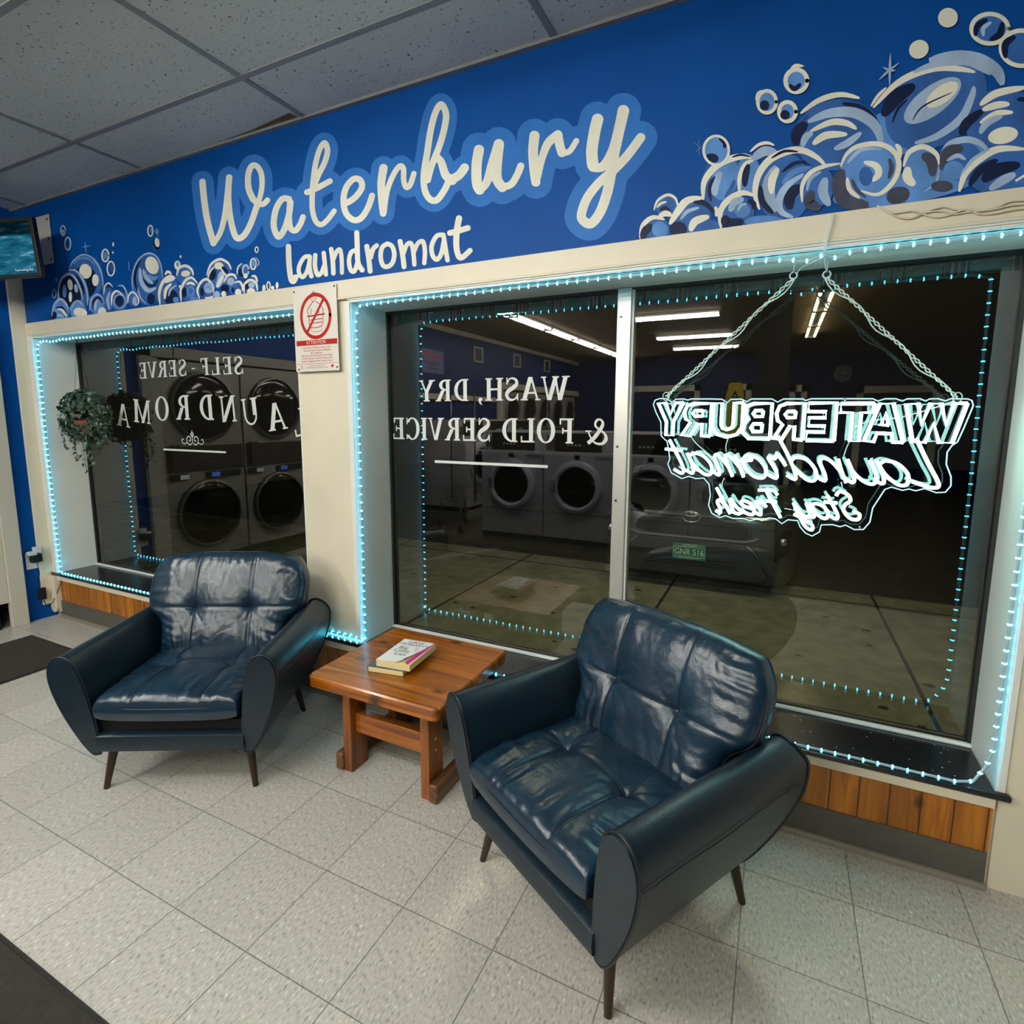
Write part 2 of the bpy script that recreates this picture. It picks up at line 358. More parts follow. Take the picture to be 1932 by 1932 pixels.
mb.box(XL - .86, XL - .80, YB, .0, 0, ZC); wall_left = struct('wall_left', mb, [blue, darkblue])
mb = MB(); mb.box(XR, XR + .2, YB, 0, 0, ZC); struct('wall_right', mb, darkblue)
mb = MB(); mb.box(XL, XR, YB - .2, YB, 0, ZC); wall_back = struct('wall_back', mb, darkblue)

# header board and mouldings
mb = MB(); mb.box(XL + .0, XR, -.014, .006, ZO + .018, ZT)
mb.box(XL, XR, -.020, -.012, ZO + .016, ZO + .026)
struct('trim_1', mb, cream, 'cream header board above the windows', bevel=.003)
mb = MB()
for a, b in ((L0, L1), (R0, R1)):
    mb.box(a - .004, b + .004, -.010, .014, ZO + .000, ZO + .010); mb.box(a - .012, b + .012, -.014, .004, ZO + .010, ZO + .018)
struct('trim_2', mb, white_p, 'white moulding round the window heads', bevel=.002)
mb = MB()
mb.box(L0 - .012, L0, 0, GY + .03, ZS - .02, ZO + .012); mb.box(L0 - .06, L0 - .0, -.016, .006, .04, ZO + .02)
mb.box(L1, L1 + .012, 0, GY + .03, ZS - .02, ZO + .012); mb.box(R0 - .012, R0, 0, GY + .03, ZS - .02, ZO + .012)
mb.box(R1, R1 + .012, 0, GY + .03, ZS - .02, ZO + .012)
mb.box(R0 - .028, R0 - .004, -.010, .004, ZS, ZO); mb.box(R0 - .036, R0 - .028, -.006, .004, ZS, ZO)
mb.box(R1 + .004, R1 + .022, -.008, .004, ZS, ZO)
mb.box(L0, L1, 0, GY + .03, ZO, ZO + .012); mb.box(R0, R1, 0, GY + .03, ZO, ZO + .012)
struct('trim_3', mb, white_p, 'white painted window reveals', bevel=.002)
mb = MB(); mb.box(XL, XL + .018, -.09, 0, .10, 2.62)
mb.prism([(XL + .002, ZS - .02)] + [(XL + .042 - .040 * math.cos(q), .075 - .040 * math.sin(q)) for q in [PI * k / 14 for k in range(15)]] + [(XL + .082, ZS - .02)], lambda u, v: (u, -.042, v), lambda u, v: (u, .004, v))
struct('trim_4', mb, cream, 'cream corner post with a rounded foot', bevel=.004)
# sill
mb = MB()
mb.box(L0 - .09, L1 + .0, -.026, GY + .02, ZS - .020, ZS); mb.box(R0, R1 - .001, -.026, GY + .02, ZS - .020, ZS)
mb.box(L1 - .01, R0 + .01, -.026, -.001, ZS - .020, ZS); mb.box(R1 - .01, R1 + .034, -.026, -.001, ZS - .020, ZS)
struct('trim_5', mb, black_s, 'glossy black window sill board', bevel=.006, seg=3)
mb = MB(); mb.box(L0 - .08, R1, -.018, .013, ZS - .054, ZS - .020); struct('trim_6', mb, cream, 'cream batten under the black sill', bevel=.003)
mb = MB(); mb.box(L0 - .02, R1, -.004, .013, .118, ZS - .052); struct('trim_7', mb, panelw, 'varnished pine boarding under the sill')
mb = MB(); mb.box(L0 - .02, R1 - .002, -.010, .013, .0, .120); struct('baseboard_front', mb, graykick, 'dark grey vinyl base under the pine boards')
mb = MB(); mb.loft([[(x_, -.010, 0), (x_, -.026, 0), (x_, -.024, .010), (x_, -.017, .016), (x_, -.010, .018)] for x_ in (L0, R1)])
struct('trim_8', mb, mat('shoe_moulding', (.20, .18, .14), .5), 'thin shoe moulding along the floor')

# windows
def window(name, a, b, mull, label):
    mb = MB(); mb.box(a, b, GY, GY + .004, ZS - .005, ZO)
    # single sheet of glass; both surfaces are folded into one reflecting skin
    mb = MB(); mb.add([(a, GY, ZS), (b, GY, ZS), (b, GY, ZO), (a, GY, ZO)], [(0, 1, 2, 3)])
    w = struct(name, mb, pane, label)
    fr = MB(); t = .012
    fr.box(a, a + t, GY - .012, GY + .03, ZS, ZO); fr.box(b - t, b, GY - .012, GY + .03, ZS, ZO)
    fr.box(a, b, GY - .012, GY + .03, ZO - t, ZO); fr.box(a, b, GY - .006, GY + .03, ZS, ZS + .014)
    fr.build('glazing_gasket', mat('dark_gasket', (.012, .011, .009), .5), w)
    st = MB(); st.box(a, b, GY - .026, GY - .006, ZS, ZS + .012); st.build('glazing_bead', white_p, w, bevel=.003)
    if mull is not None:
        m_ = MB(); m_.box(mull - .029, mull + .029, GY - .028, GY + .04, ZS, ZO - .002)
        m_ = m_.build('mullion', alum, w, bevel=.003); m_['label'] = 'aluminium mullion with screws'
        e = MB(); e.box(mull + .0295, mull + .038, GY - .016, GY + .03, ZS + .01, ZO - .01); e.build('mullion_cap', white_p, m_)
        for z in (1.87, 1.34, 1.11, .62): s_ = MB().lathe([(.0055, 0), (.0045, -.004)], (mull - .012, GY - .028, z), 'y', 12).build('screw', mat('screw_dark', (.05, .05, .05), .4, .8), m_)
    return w
win1 = window('window_1', L0, L1, None, 'left shop window')
win2 = window('window_2', R0, R1, .019, 'large shop window with a mullion')

# outside
mb = MB(); mb.box(-12, 10, .3, 3.95, -.5, -.2); sw = struct('sidewalk', mb, concrete, 'concrete sidewalk outside')
mb = MB()
for x_ in (-9.0, -7.25, -5.5, -3.75, -2.0, -.26, 1.49, 3.24, 5.0, 6.75): mb.box(x_ - .012, x_ + .012, .3, 3.95, -.2, -.1985)
mb.box(-12, 10, 3.60, 3.625, -.2, -.1985)
mb.build('expansion_joint', joint, sw)
rnd = random.Random(3); mb = MB()
for k in range(46):
    x_, y_ = rnd.uniform(-3.5, 3.2), rnd.uniform(.5, 3.3)
    r_ = rnd.uniform(.012, .03); n_ = 7
    mb.add([(x_ + r_ * rnd.uniform(.5, 1.4) * math.cos(2 * PI * q / n_) * 1.6, y_ + r_ * rnd.uniform(.5, 1.2) * math.sin(2 * PI * q / n_), -.1975 + (.004 if q % 2 else 0)) for q in range(n_)], [tuple(range(n_))])
tag(mb.build('dead_leaves', mat('dead_leaf', (.07, .05, .025), .9)), 'scattered dead leaves on the dark sidewalk', 'leaves', kind='stuff')
mb = MB(); mb.box(-12, 10, 3.95, 22, -.6, -.35); struct('street', mb, asphalt, 'asphalt parking area')
mb = MB(); mb.box(XL - .2, XR + .2, .3, .5, -.5, -.02); struct('wall_plinth', mb, mat('brick_dark', (.06, .04, .03), .9), 'low outside plinth below the windows')

# ------------------------------------------------------------------ mural on the blue band
lay = [0]
def mapper(crop):
    ox, oy, s = crop
    lay[0] += 1; yy = -.0004 - lay[0] * 2.2e-5
    return lambda u, v: WY(yy, ox + u * s, oy + v * s)
A_ = (340, 160, .3209); B_ = (760, 130, .2588); C_ = (540, 380, .2070)
P_ = (80, 400, .1242); Q_ = (290, 440, .1398); R_ = (1200, 250, .1863); S_ = (1500, 80, .2236); T_ = (1200, 0, .3789)
W1 = [
 (A_, 38, [(131, 570), (140, 670), (160, 800), (195, 930)]), (A_, (30, 38), [(195, 935), (235, 870), (262, 770), (278, 650), (288, 545)]),
 (A_, 36, [(288, 545), (283, 665), (298, 800), (330, 898), (375, 885), (415, 815), (448, 720)]),
 (A_, (30, 38), [(448, 725), (478, 620), (478, 530), (452, 480), (420, 478), (400, 530), (402, 610), (428, 672)]), (A_, 32, [(428, 672), (458, 702), (490, 700), (513, 678)]),
 (A_, 36, [(640, 672), (600, 672), (562, 735), (550, 830), (577, 893), (612, 850), (640, 760), (648, 690)]), (A_, 34, [(645, 690), (640, 780), (650, 845), (680, 855), (708, 815), (722, 778)]),
 (A_, (34, 30), [(788, 590), (812, 530), (850, 455), (866, 385), (850, 342), (822, 375), (798, 455), (782, 560), (776, 660), (778, 740), (797, 802), (828, 822), (865, 795), (905, 742)]),
 (A_, 34, [(745, 632), (795, 612), (880, 566)]),
 (A_, 36, [(985, 692), (1030, 660), (1068, 605), (1058, 560), (1018, 555), (975, 605), (960, 680), (975, 755), (1020, 795), (1065, 782), (1105, 720), (1128, 652)]),
 (A_, (50, 38), [(1195, 490), (1182, 580), (1185, 680), (1193, 757)]), (A_, 32, [(1198, 750), (1215, 630), (1248, 540), (1288, 480), (1312, 492), (1314, 560), (1328, 602), (1352, 588), (1374, 522)]),
 (A_, 38, [(1455, 560), (1480, 470), (1520, 370), (1550, 270), (1563, 175), (1535, 115), (1500, 165), (1472, 270), (1452, 400), (1432, 530), (1438, 620), (1468, 672), (1508, 678), (1550, 625), (1575, 575)]),
 (A_, (40, 54), [(1505, 420), (1535, 455), (1560, 530), (1600, 562)]), (A_, 52, [(1600, 555), (1640, 530), (1672, 488)]),
 (B_, 74, [(555, 590), (538, 700), (540, 830), (560, 880)]), (B_, (50, 74), [(560, 885), (610, 830), (650, 700), (700, 548)]),
 (B_, 72, [(702, 548), (688, 680), (686, 800), (725, 862)]), (B_, 52, [(725, 862), (790, 840), (835, 770), (860, 708)]),
 (B_, (74, 66), [(960, 488), (950, 600), (958, 740), (970, 825)]), (B_, (44, 70), [(985, 790), (1015, 650), (1060, 540), (1130, 482)]), (B_, 66, [(1130, 482), (1145, 560), (1160, 610)]), (B_, 42, [(1160, 615), (1215, 600), (1265, 525)]),
 (B_, 84, [(1420, 368), (1398, 460), (1378, 600), (1385, 700)]), (B_, (60, 84), [(1385, 720), (1460, 710), (1530, 600), (1575, 450), (1608, 305)]),
 (B_, (80, 62), [(1608, 305), (1572, 470), (1540, 620), (1518, 760), (1490, 900), (1440, 1040), (1375, 1125), (1320, 1110), (1302, 1060), (1345, 940), (1430, 830), (1520, 750)]), (B_, 66, [(1535, 740), (1630, 640), (1735, 500)])]
def sdf_fill(mb, segs, f, cell):
    """fill the union of tapered strokes: marching squares over a grid; segs = (ax,ay,ra,bx,by,rb)"""
    import numpy as np
    a = np.array(segs); x0, x1 = (a[:, [0, 3]].min() - a[:, [2, 5]].max() - 2 * cell), (a[:, [0, 3]].max() + a[:, [2, 5]].max() + 2 * cell)
    y0, y1 = (a[:, [1, 4]].min() - a[:, [2, 5]].max() - 2 * cell), (a[:, [1, 4]].max() + a[:, [2, 5]].max() + 2 * cell)
    nx, ny = int((x1 - x0) / cell) + 2, int((y1 - y0) / cell) + 2
    gx, gy = np.meshgrid(x0 + np.arange(nx) * cell, y0 + np.arange(ny) * cell)
    D = np.full(gx.shape, 1e9)
    for ax, ay, ra, bx, by, rb in segs:
        dx, dy = bx - ax, by - ay; t = np.clip(((gx - ax) * dx + (gy - ay) * dy) / (dx * dx + dy * dy + 1e-9), 0, 1)
        D = np.minimum(D, np.hypot(gx - ax - t * dx, gy - ay - t * dy) - (ra + (rb - ra) * t))
    ids = {}; vs = []; fs = []
    def vid(key, p):
        if key not in ids: ids[key] = len(vs); vs.append(f(*p))
        return ids[key]
    for j in range(ny - 1):
        for i in range(nx - 1):
            c = [(i, j), (i + 1, j), (i + 1, j + 1), (i, j + 1)]; d = [D[q[1], q[0]] for q in c]
            if min(d) >= 0: continue
            poly = []
            for k in range(4):
                p, q = c[k], c[(k + 1) % 4]; dp, dq = d[k], d[(k + 1) % 4]
                if dp < 0: poly.append(vid(('v',) + p, (x0 + p[0] * cell, y0 + p[1] * cell)))
                if (dp < 0) != (dq < 0):
                    t = dp / (dp - dq); t = min(max(t, .02), .98)
                    poly.append(vid(('e',) + min(p, q) + max(p, q), (x0 + (p[0] + (q[0] - p[0]) * t) * cell, y0 + (p[1] + (q[1] - p[1]) * t) * cell)))
            if len(poly) > 2: fs.append(tuple(poly))
    mb.add(vs, fs)
def strokes_segs(strokes, extra=lambda c: 0):
    out = []
    for crop, w, pts in strokes:
        P = smooth_path(pts, 7) if len(pts) > 2 else list(pts); n = len(P); e = extra(crop); ox, oy, s_ = crop
        ws = [((w[0] + (w[1] - w[0]) * i / (n - 1)) if isinstance(w, tuple) else w) for i in range(n)]
        for i in range(n - 1):
            a, b = P[i], P[i + 1]; out.append((ox + a[0] * s_, oy + a[1] * s_, (ws[i] / 2 + e) * s_, ox + b[0] * s_, oy + b[1] * s_, (ws[i + 1] / 2 + e) * s_))
    return out
PX_ = (0, 0, 1)
mb = MB(); sdf_fill(mb, strokes_segs(W1, lambda c: 46 if c is A_ else 88), mapper(PX_), 2.0); mb.build('word_halo', halo, wall_front)
mb = MB(); sdf_fill(mb, strokes_segs(W1), mapper(PX_), 1.5); mb.build('painted_script_word', paintw, wall_front)
L2 = [(50, [(20, 412), (25, 560), (42, 700), (65, 728), (88, 690)]),
 (38, [(212, 500), (165, 510), (122, 580), (115, 645), (148, 690), (188, 640), (212, 550)]), (40, [(215, 505), (212, 600), (230, 682)]),
 (40, [(265, 490), (262, 590), (285, 668), (320, 650), (345, 590)]), (40, [(342, 470), (352, 570), (362, 665)]), (42, [(410, 435), (424, 540), (430, 655)]), (38, [(430, 530), (458, 460), (490, 440), (505, 520), (508, 650)]),
 (40, [(635, 445), (592, 465), (572, 540), (588, 625), (622, 635), (648, 560)]), (46, [(643, 285), (648, 430), (655, 560), (692, 625)]), (46, [(735, 410), (752, 520), (765, 635)]), (42, [(770, 510), (792, 435), (825, 402)]),
 (42, [(922, 385), (875, 420), (860, 500), (880, 580), (922, 595), (968, 560), (985, 480), (965, 410), (922, 385)]),
 (46, [(1038, 365), (1060, 480), (1074, 595)]), (40, [(1070, 470), (1100, 395), (1140, 385), (1160, 480), (1168, 575)]), (40, [(1160, 470), (1198, 385), (1245, 365), (1264, 450), (1258, 562)]),
 (42, [(1432, 305), (1372, 315), (1327, 400), (1332, 485), (1370, 530), (1412, 480), (1436, 370)]), (42, [(1435, 320), (1452, 430), (1470, 535)]),
 ((58, 48), [(1575, 155), (1556, 260), (1550, 400), (1570, 495), (1605, 510), (1675, 448)]), (52, [(1492, 288), (1570, 268), (1655, 242)])]
mb = MB()
sdf_fill(mb, strokes_segs([(C_, w, p) for w, p in L2]), mapper(PX_), 1.2)
mb.build('painted_lower_word', paintw, wall_front)
CI = dict(w=0, l=1, m=2, b=3, n=4, g=5)
def paint(name, items):
    mb = MB()
    for it in items:
        k, crop, c = it[0], it[1], it[2]; mb.cur = CI[c]
        if k == 'E': disk(mb, it[3], it[4], it[5], it[6], math.radians(it[7] if len(it) > 7 else 0), mapper(crop))
        elif k == 'O':   # ring
            _, _, _, cx, cy_, rx, ry, w = it[:8]; f = mapper(crop)
            ribbon(mb, [(cx + rx * math.cos(q), cy_ + ry * math.sin(q)) for q in [2 * PI * j / 28 for j in range(29)]], w, f, sm=False)
        elif k == 'S': ribbon(mb, it[4], it[3], mapper(crop), taper=.45, cap=False)
        elif k == 'L': ribbon(mb, it[4], it[3], mapper(crop), taper=.9, cap=False)
    return mb.build(name, mats_mural, wall_front)
E, O, S, L = 'E', 'O', 'S', 'L'
paint('painted_bubbles_left', [
 (E, P_, 'm', 660, 1000, 262, 355), (E, P_, 'n', 640, 1060, 190, 250), (S, P_, 'l', 24, [(400, 870), (480, 730), (620, 648), (760, 700), (860, 840), (912, 1000), (922, 1200)]), (S, P_, 'b', 34, [(470, 790), (560, 710), (700, 712), (800, 810)]),
 (E, P_, 'w', 655, 900, 93, 112, -12), (E, P_, 'w', 805, 1035, 50, 90),
 (E, P_, 'm', 460, 1220, 225, 335), (S, P_, 'l', 34, [(400, 880), (520, 900), (630, 1060), (685, 1250), (680, 1420)]), (S, P_, 'n', 40, [(500, 950), (590, 1080), (640, 1260)]), (E, P_, 'n', 430, 1200, 175, 240), (S, P_, 'l', 26, [(240, 1340), (248, 1150), (300, 1000), (400, 925)]),
 (S, P_, 'l', 34, [(270, 1030), (400, 945), (500, 1010), (580, 1180), (610, 1360)]), (E, P_, 'w', 420, 1105, 40, 85, -8), (E, P_, 'l', 510, 1160, 28, 65, -8), (E, P_, 'w', 425, 1290, 25, 80), (E, P_, 'b', 335, 1200, 30, 100),
 (E, P_, 'm', 1000, 1320, 95, 190), (S, P_, 'w', 24, [(930, 1250), (955, 1120), (1010, 1082), (1070, 1140)]), (S, P_, 'l', 42, [(1030, 1200), (990, 1330), (1020, 1480)]), (S, P_, 'n', 22, [(950, 1160), (1000, 1125), (1050, 1150)]),
 (E, P_, 'm', 1175, 1360, 128, 150), (S, P_, 'l', 26, [(1150, 1120), (1230, 1130), (1290, 1270), (1280, 1400)]), (O, P_, 'l', 1175, 1360, 90, 105, 18), (E, P_, 'n', 1170, 1350, 62, 80), (S, P_, 'w', 32, [(1050, 1420), (1060, 1270), (1130, 1200), (1230, 1270)]),
 (E, P_, 'b', 820, 1400, 112, 150), (S, P_, 'l', 24, [(715, 1500), (740, 1330), (820, 1252), (900, 1290), (940, 1400)]), (S, P_, 'n', 40, [(770, 1480), (780, 1360), (850, 1300), (920, 1380)]), (S, P_, 'l', 42, [(830, 1330), (800, 1420), (800, 1500)]),
 (E, P_, 'm', 1600, 1020, 232, 400), (S, P_, 'n', 40, [(1510, 690), (1420, 880), (1405, 1060), (1440, 1200)]), (S, P_, 'l', 70, [(1480, 850), (1500, 1050), (1600, 1190), (1730, 1150)]), (S, P_, 'n', 40, [(1530, 1010), (1600, 1110), (1700, 1110), (1750, 1020)]), (S, P_, 'l', 60, [(1530, 870), (1580, 1000), (1680, 1090)]), (E, P_, 'n', 1650, 1320, 62, 85), (S, P_, 'b', 60, [(1600, 950), (1680, 1010), (1760, 980)]),
 (S, P_, 'l', 28, [(1380, 1240), (1365, 1000), (1425, 780), (1560, 640), (1700, 650), (1790, 780), (1830, 1000)]), (S, P_, 'l', 22, [(1450, 1150), (1490, 1300), (1580, 1400)]), (E, P_, 'w', 1665, 810, 98, 138, -20),
 (E, P_, 'm', 1380, 1320, 85, 110), (S, P_, 'w', 28, [(1300, 1380), (1310, 1270), (1370, 1215), (1440, 1280), (1460, 1370), (1410, 1430)]), (E, P_, 'l', 1400, 1350, 34, 70),
 (E, P_, 'b', 275, 1510, 130, 190), (E, P_, 'n', 170, 1570, 50, 60), (S, P_, 'l', 38, [(140, 1580), (180, 1410), (265, 1325), (340, 1370), (400, 1480)]), (S, P_, 'n', 30, [(200, 1460), (300, 1450), (380, 1560)]), (S, P_, 'w', 40, [(225, 1475), (290, 1485), (340, 1540), (378, 1590)]), (S, P_, 'l', 36, [(220, 1570), (280, 1570), (320, 1600)]),
 (E, P_, 'b', 540, 1490, 125, 150), (S, P_, 'l', 26, [(430, 1490), (480, 1385), (550, 1350), (620, 1430)]), (E, P_, 'w', 575, 1525, 105, 70, 10), (E, P_, 'w', 908, 1520, 62, 75),
 (O, P_, 'l', 313, 285, 36, 78, 18), (E, P_, 'l', 313, 320, 30, 48), (O, P_, 'l', 385, 480, 42, 96, 24), (O, P_, 'w', 955, 660, 50, 92, 24), (E, P_, 'b', 955, 660, 30, 55), (O, P_, 'w', 1040, 860, 55, 108, 22), (E, P_, 'm', 1050, 850, 36, 60), (O, P_, 'w', 1640, 285, 38, 82, 20), (E, P_, 'b', 1655, 270, 18, 40),
 (E, P_, 'n', 1730, 495, 52, 95), (S, P_, 'b', 14, [(1680, 500), (1700, 570), (1740, 580)]), (E, P_, 'w', 1742, 465, 36, 68, -10), (O, P_, 'l', 180, 1240, 28, 66, 16), (E, P_, 'b', 1740, 300, 26, 46), (S, P_, 'l', 14, [(1720, 400), (1770, 350)]), (S, P_, 'l', 14, [(1740, 380), (1785, 430)]),
 (E, P_, 'w', 1075, 490, 14, 32), (E, P_, 'w', 1070, 615, 11, 19), (E, P_, 'b', 213, 1025, 20, 30), (L, P_, 'b', 18, [(645, 430), (655, 530), (668, 630)]), (L, P_, 'b', 18, [(590, 536), (660, 525), (742, 505)]), (L, P_, 'b', 18, [(1303, 735), (1312, 800), (1322, 890)]), (L, P_, 'l', 18, [(1285, 885), (1365, 885)]),
 (E, Q_, 'm', 205, 810, 140, 230), (E, Q_, 'n', 240, 880, 90, 120), (E, Q_, 'm', 420, 570, 120, 125), (E, Q_, 'm', 880, 560, 165, 190), (E, Q_, 'm', 480, 770, 118, 155), (E, Q_, 'm', 705, 760, 115, 140), (E, Q_, 'm', 1200, 510, 85, 100), (E, Q_, 'm', 1040, 670, 100, 110),
 (E, Q_, 'n', 960, 740, 60, 50), (E, Q_, 'm', 1135, 760, 108, 105), (E, Q_, 'm', 1310, 740, 108, 110), (E, Q_, 'b', 550, 900, 60, 40), (E, Q_, 'b', 300, 900, 40, 40),
 (S, Q_, 'w', 44, [(85, 970), (75, 800), (130, 650), (220, 580), (295, 610)]), (S, Q_, 'w', 70, [(140, 660), (220, 620), (285, 600)]), (S, Q_, 'w', 46, [(150, 890), (165, 760), (240, 680)]), (S, Q_, 'l', 30, [(200, 850), (230, 760), (310, 700)]),
 (S, Q_, 'w', 38, [(310, 575), (340, 475), (430, 440), (510, 490), (535, 570)]), (E, Q_, 'w', 430, 545, 62, 42, -8), (S, Q_, 'w', 36, [(150, 560), (190, 520), (240, 550)]),
 (S, Q_, 'w', 38, [(372, 925), (365, 780), (420, 650), (510, 600), (592, 680)]), (S, Q_, 'w', 36, [(440, 690), (500, 670), (555, 700)]), (E, Q_, 'n', 410, 800, 34, 70), (E, Q_, 'b', 500, 790, 55, 80), (E, Q_, 'm', 500, 780, 30, 40), (S, Q_, 'w', 36, [(345, 700), (370, 740), (400, 700)]),
 (S, Q_, 'w', 34, [(620, 890), (590, 770), (640, 660), (720, 622), (800, 720), (800, 800)]), (E, Q_, 'l', 740, 740, 62, 72), (E, Q_, 'n', 652, 790, 28, 62), (S, Q_, 'b', 24, [(690, 760), (730, 720), (780, 760)]), (S, Q_, 'w', 32, [(690, 872), (760, 872), (800, 850)]),
 (S, Q_, 'w', 36, [(715, 570), (770, 425), (890, 352), (1000, 400), (1045, 490)]), (E, Q_, 'w', 880, 440, 62, 50), (E, Q_, 'n', 795, 560, 46, 78, 10), (S, Q_, 'n', 48, [(920, 455), (960, 490), (1005, 540)]), (S, Q_, 'l', 90, [(905, 520), (905, 620), (855, 730)]), (S, Q_, 'w', 40, [(935, 560), (900, 640), (850, 730)]), (S, Q_, 'w', 26, [(900, 460), (940, 530), (990, 590)]), (S, Q_, 'w', 24, [(730, 610), (760, 520), (820, 450)]),
 (S, Q_, 'w', 34, [(950, 660), (1000, 570), (1080, 562), (1120, 620)]), (E, Q_, 'l', 1040, 650, 50, 52), (E, Q_, 'l', 850, 830, 46, 50), (E, Q_, 'w', 945, 820, 34, 40),
 (S, Q_, 'w', 30, [(1085, 670), (1160, 655), (1202, 730), (1195, 780)]), (E, Q_, 'w', 1140, 800, 42, 50), (E, Q_, 'n', 1070, 770, 20, 40), (S, Q_, 'w', 36, [(1222, 810), (1222, 700), (1300, 632), (1380, 672), (1400, 780)]), (E, Q_, 'w', 1315, 790, 56, 50), (E, Q_, 'l', 1320, 700, 44, 40), (E, Q_, 'n', 1255, 720, 26, 40), (S, Q_, 'w', 34, [(1318, 580), (1370, 585), (1402, 660)]),
 (S, Q_, 'w', 18, [(1125, 560), (1138, 460), (1190, 405)]), (E, Q_, 'n', 1180, 530, 40, 60), (O, Q_, 'l', 1242, 500, 40, 70, 26), (E, Q_, 'w', 1240, 575, 28, 34), (O, Q_, 'w', 1343, 415, 36, 72, 22), (E, Q_, 'b', 1350, 410, 28, 44), (S, Q_, 'l', 18, [(1370, 320), (1420, 390), (1400, 450)]), (O, Q_, 'w', 1390, 222, 20, 38, 14), (E, Q_, 'w', 320, 430, 42, 60), (E, Q_, 'b', 322, 420, 18, 30), (E, Q_, 'w', 362, 315, 12, 20),
 (E, Q_, 'w', 1487, 745, 22, 52), (O, Q_, 'w', 1550, 712, 22, 56, 18), (E, Q_, 'w', 1605, 738, 22, 28), (E, Q_, 'w', 1665, 705, 20, 46)])
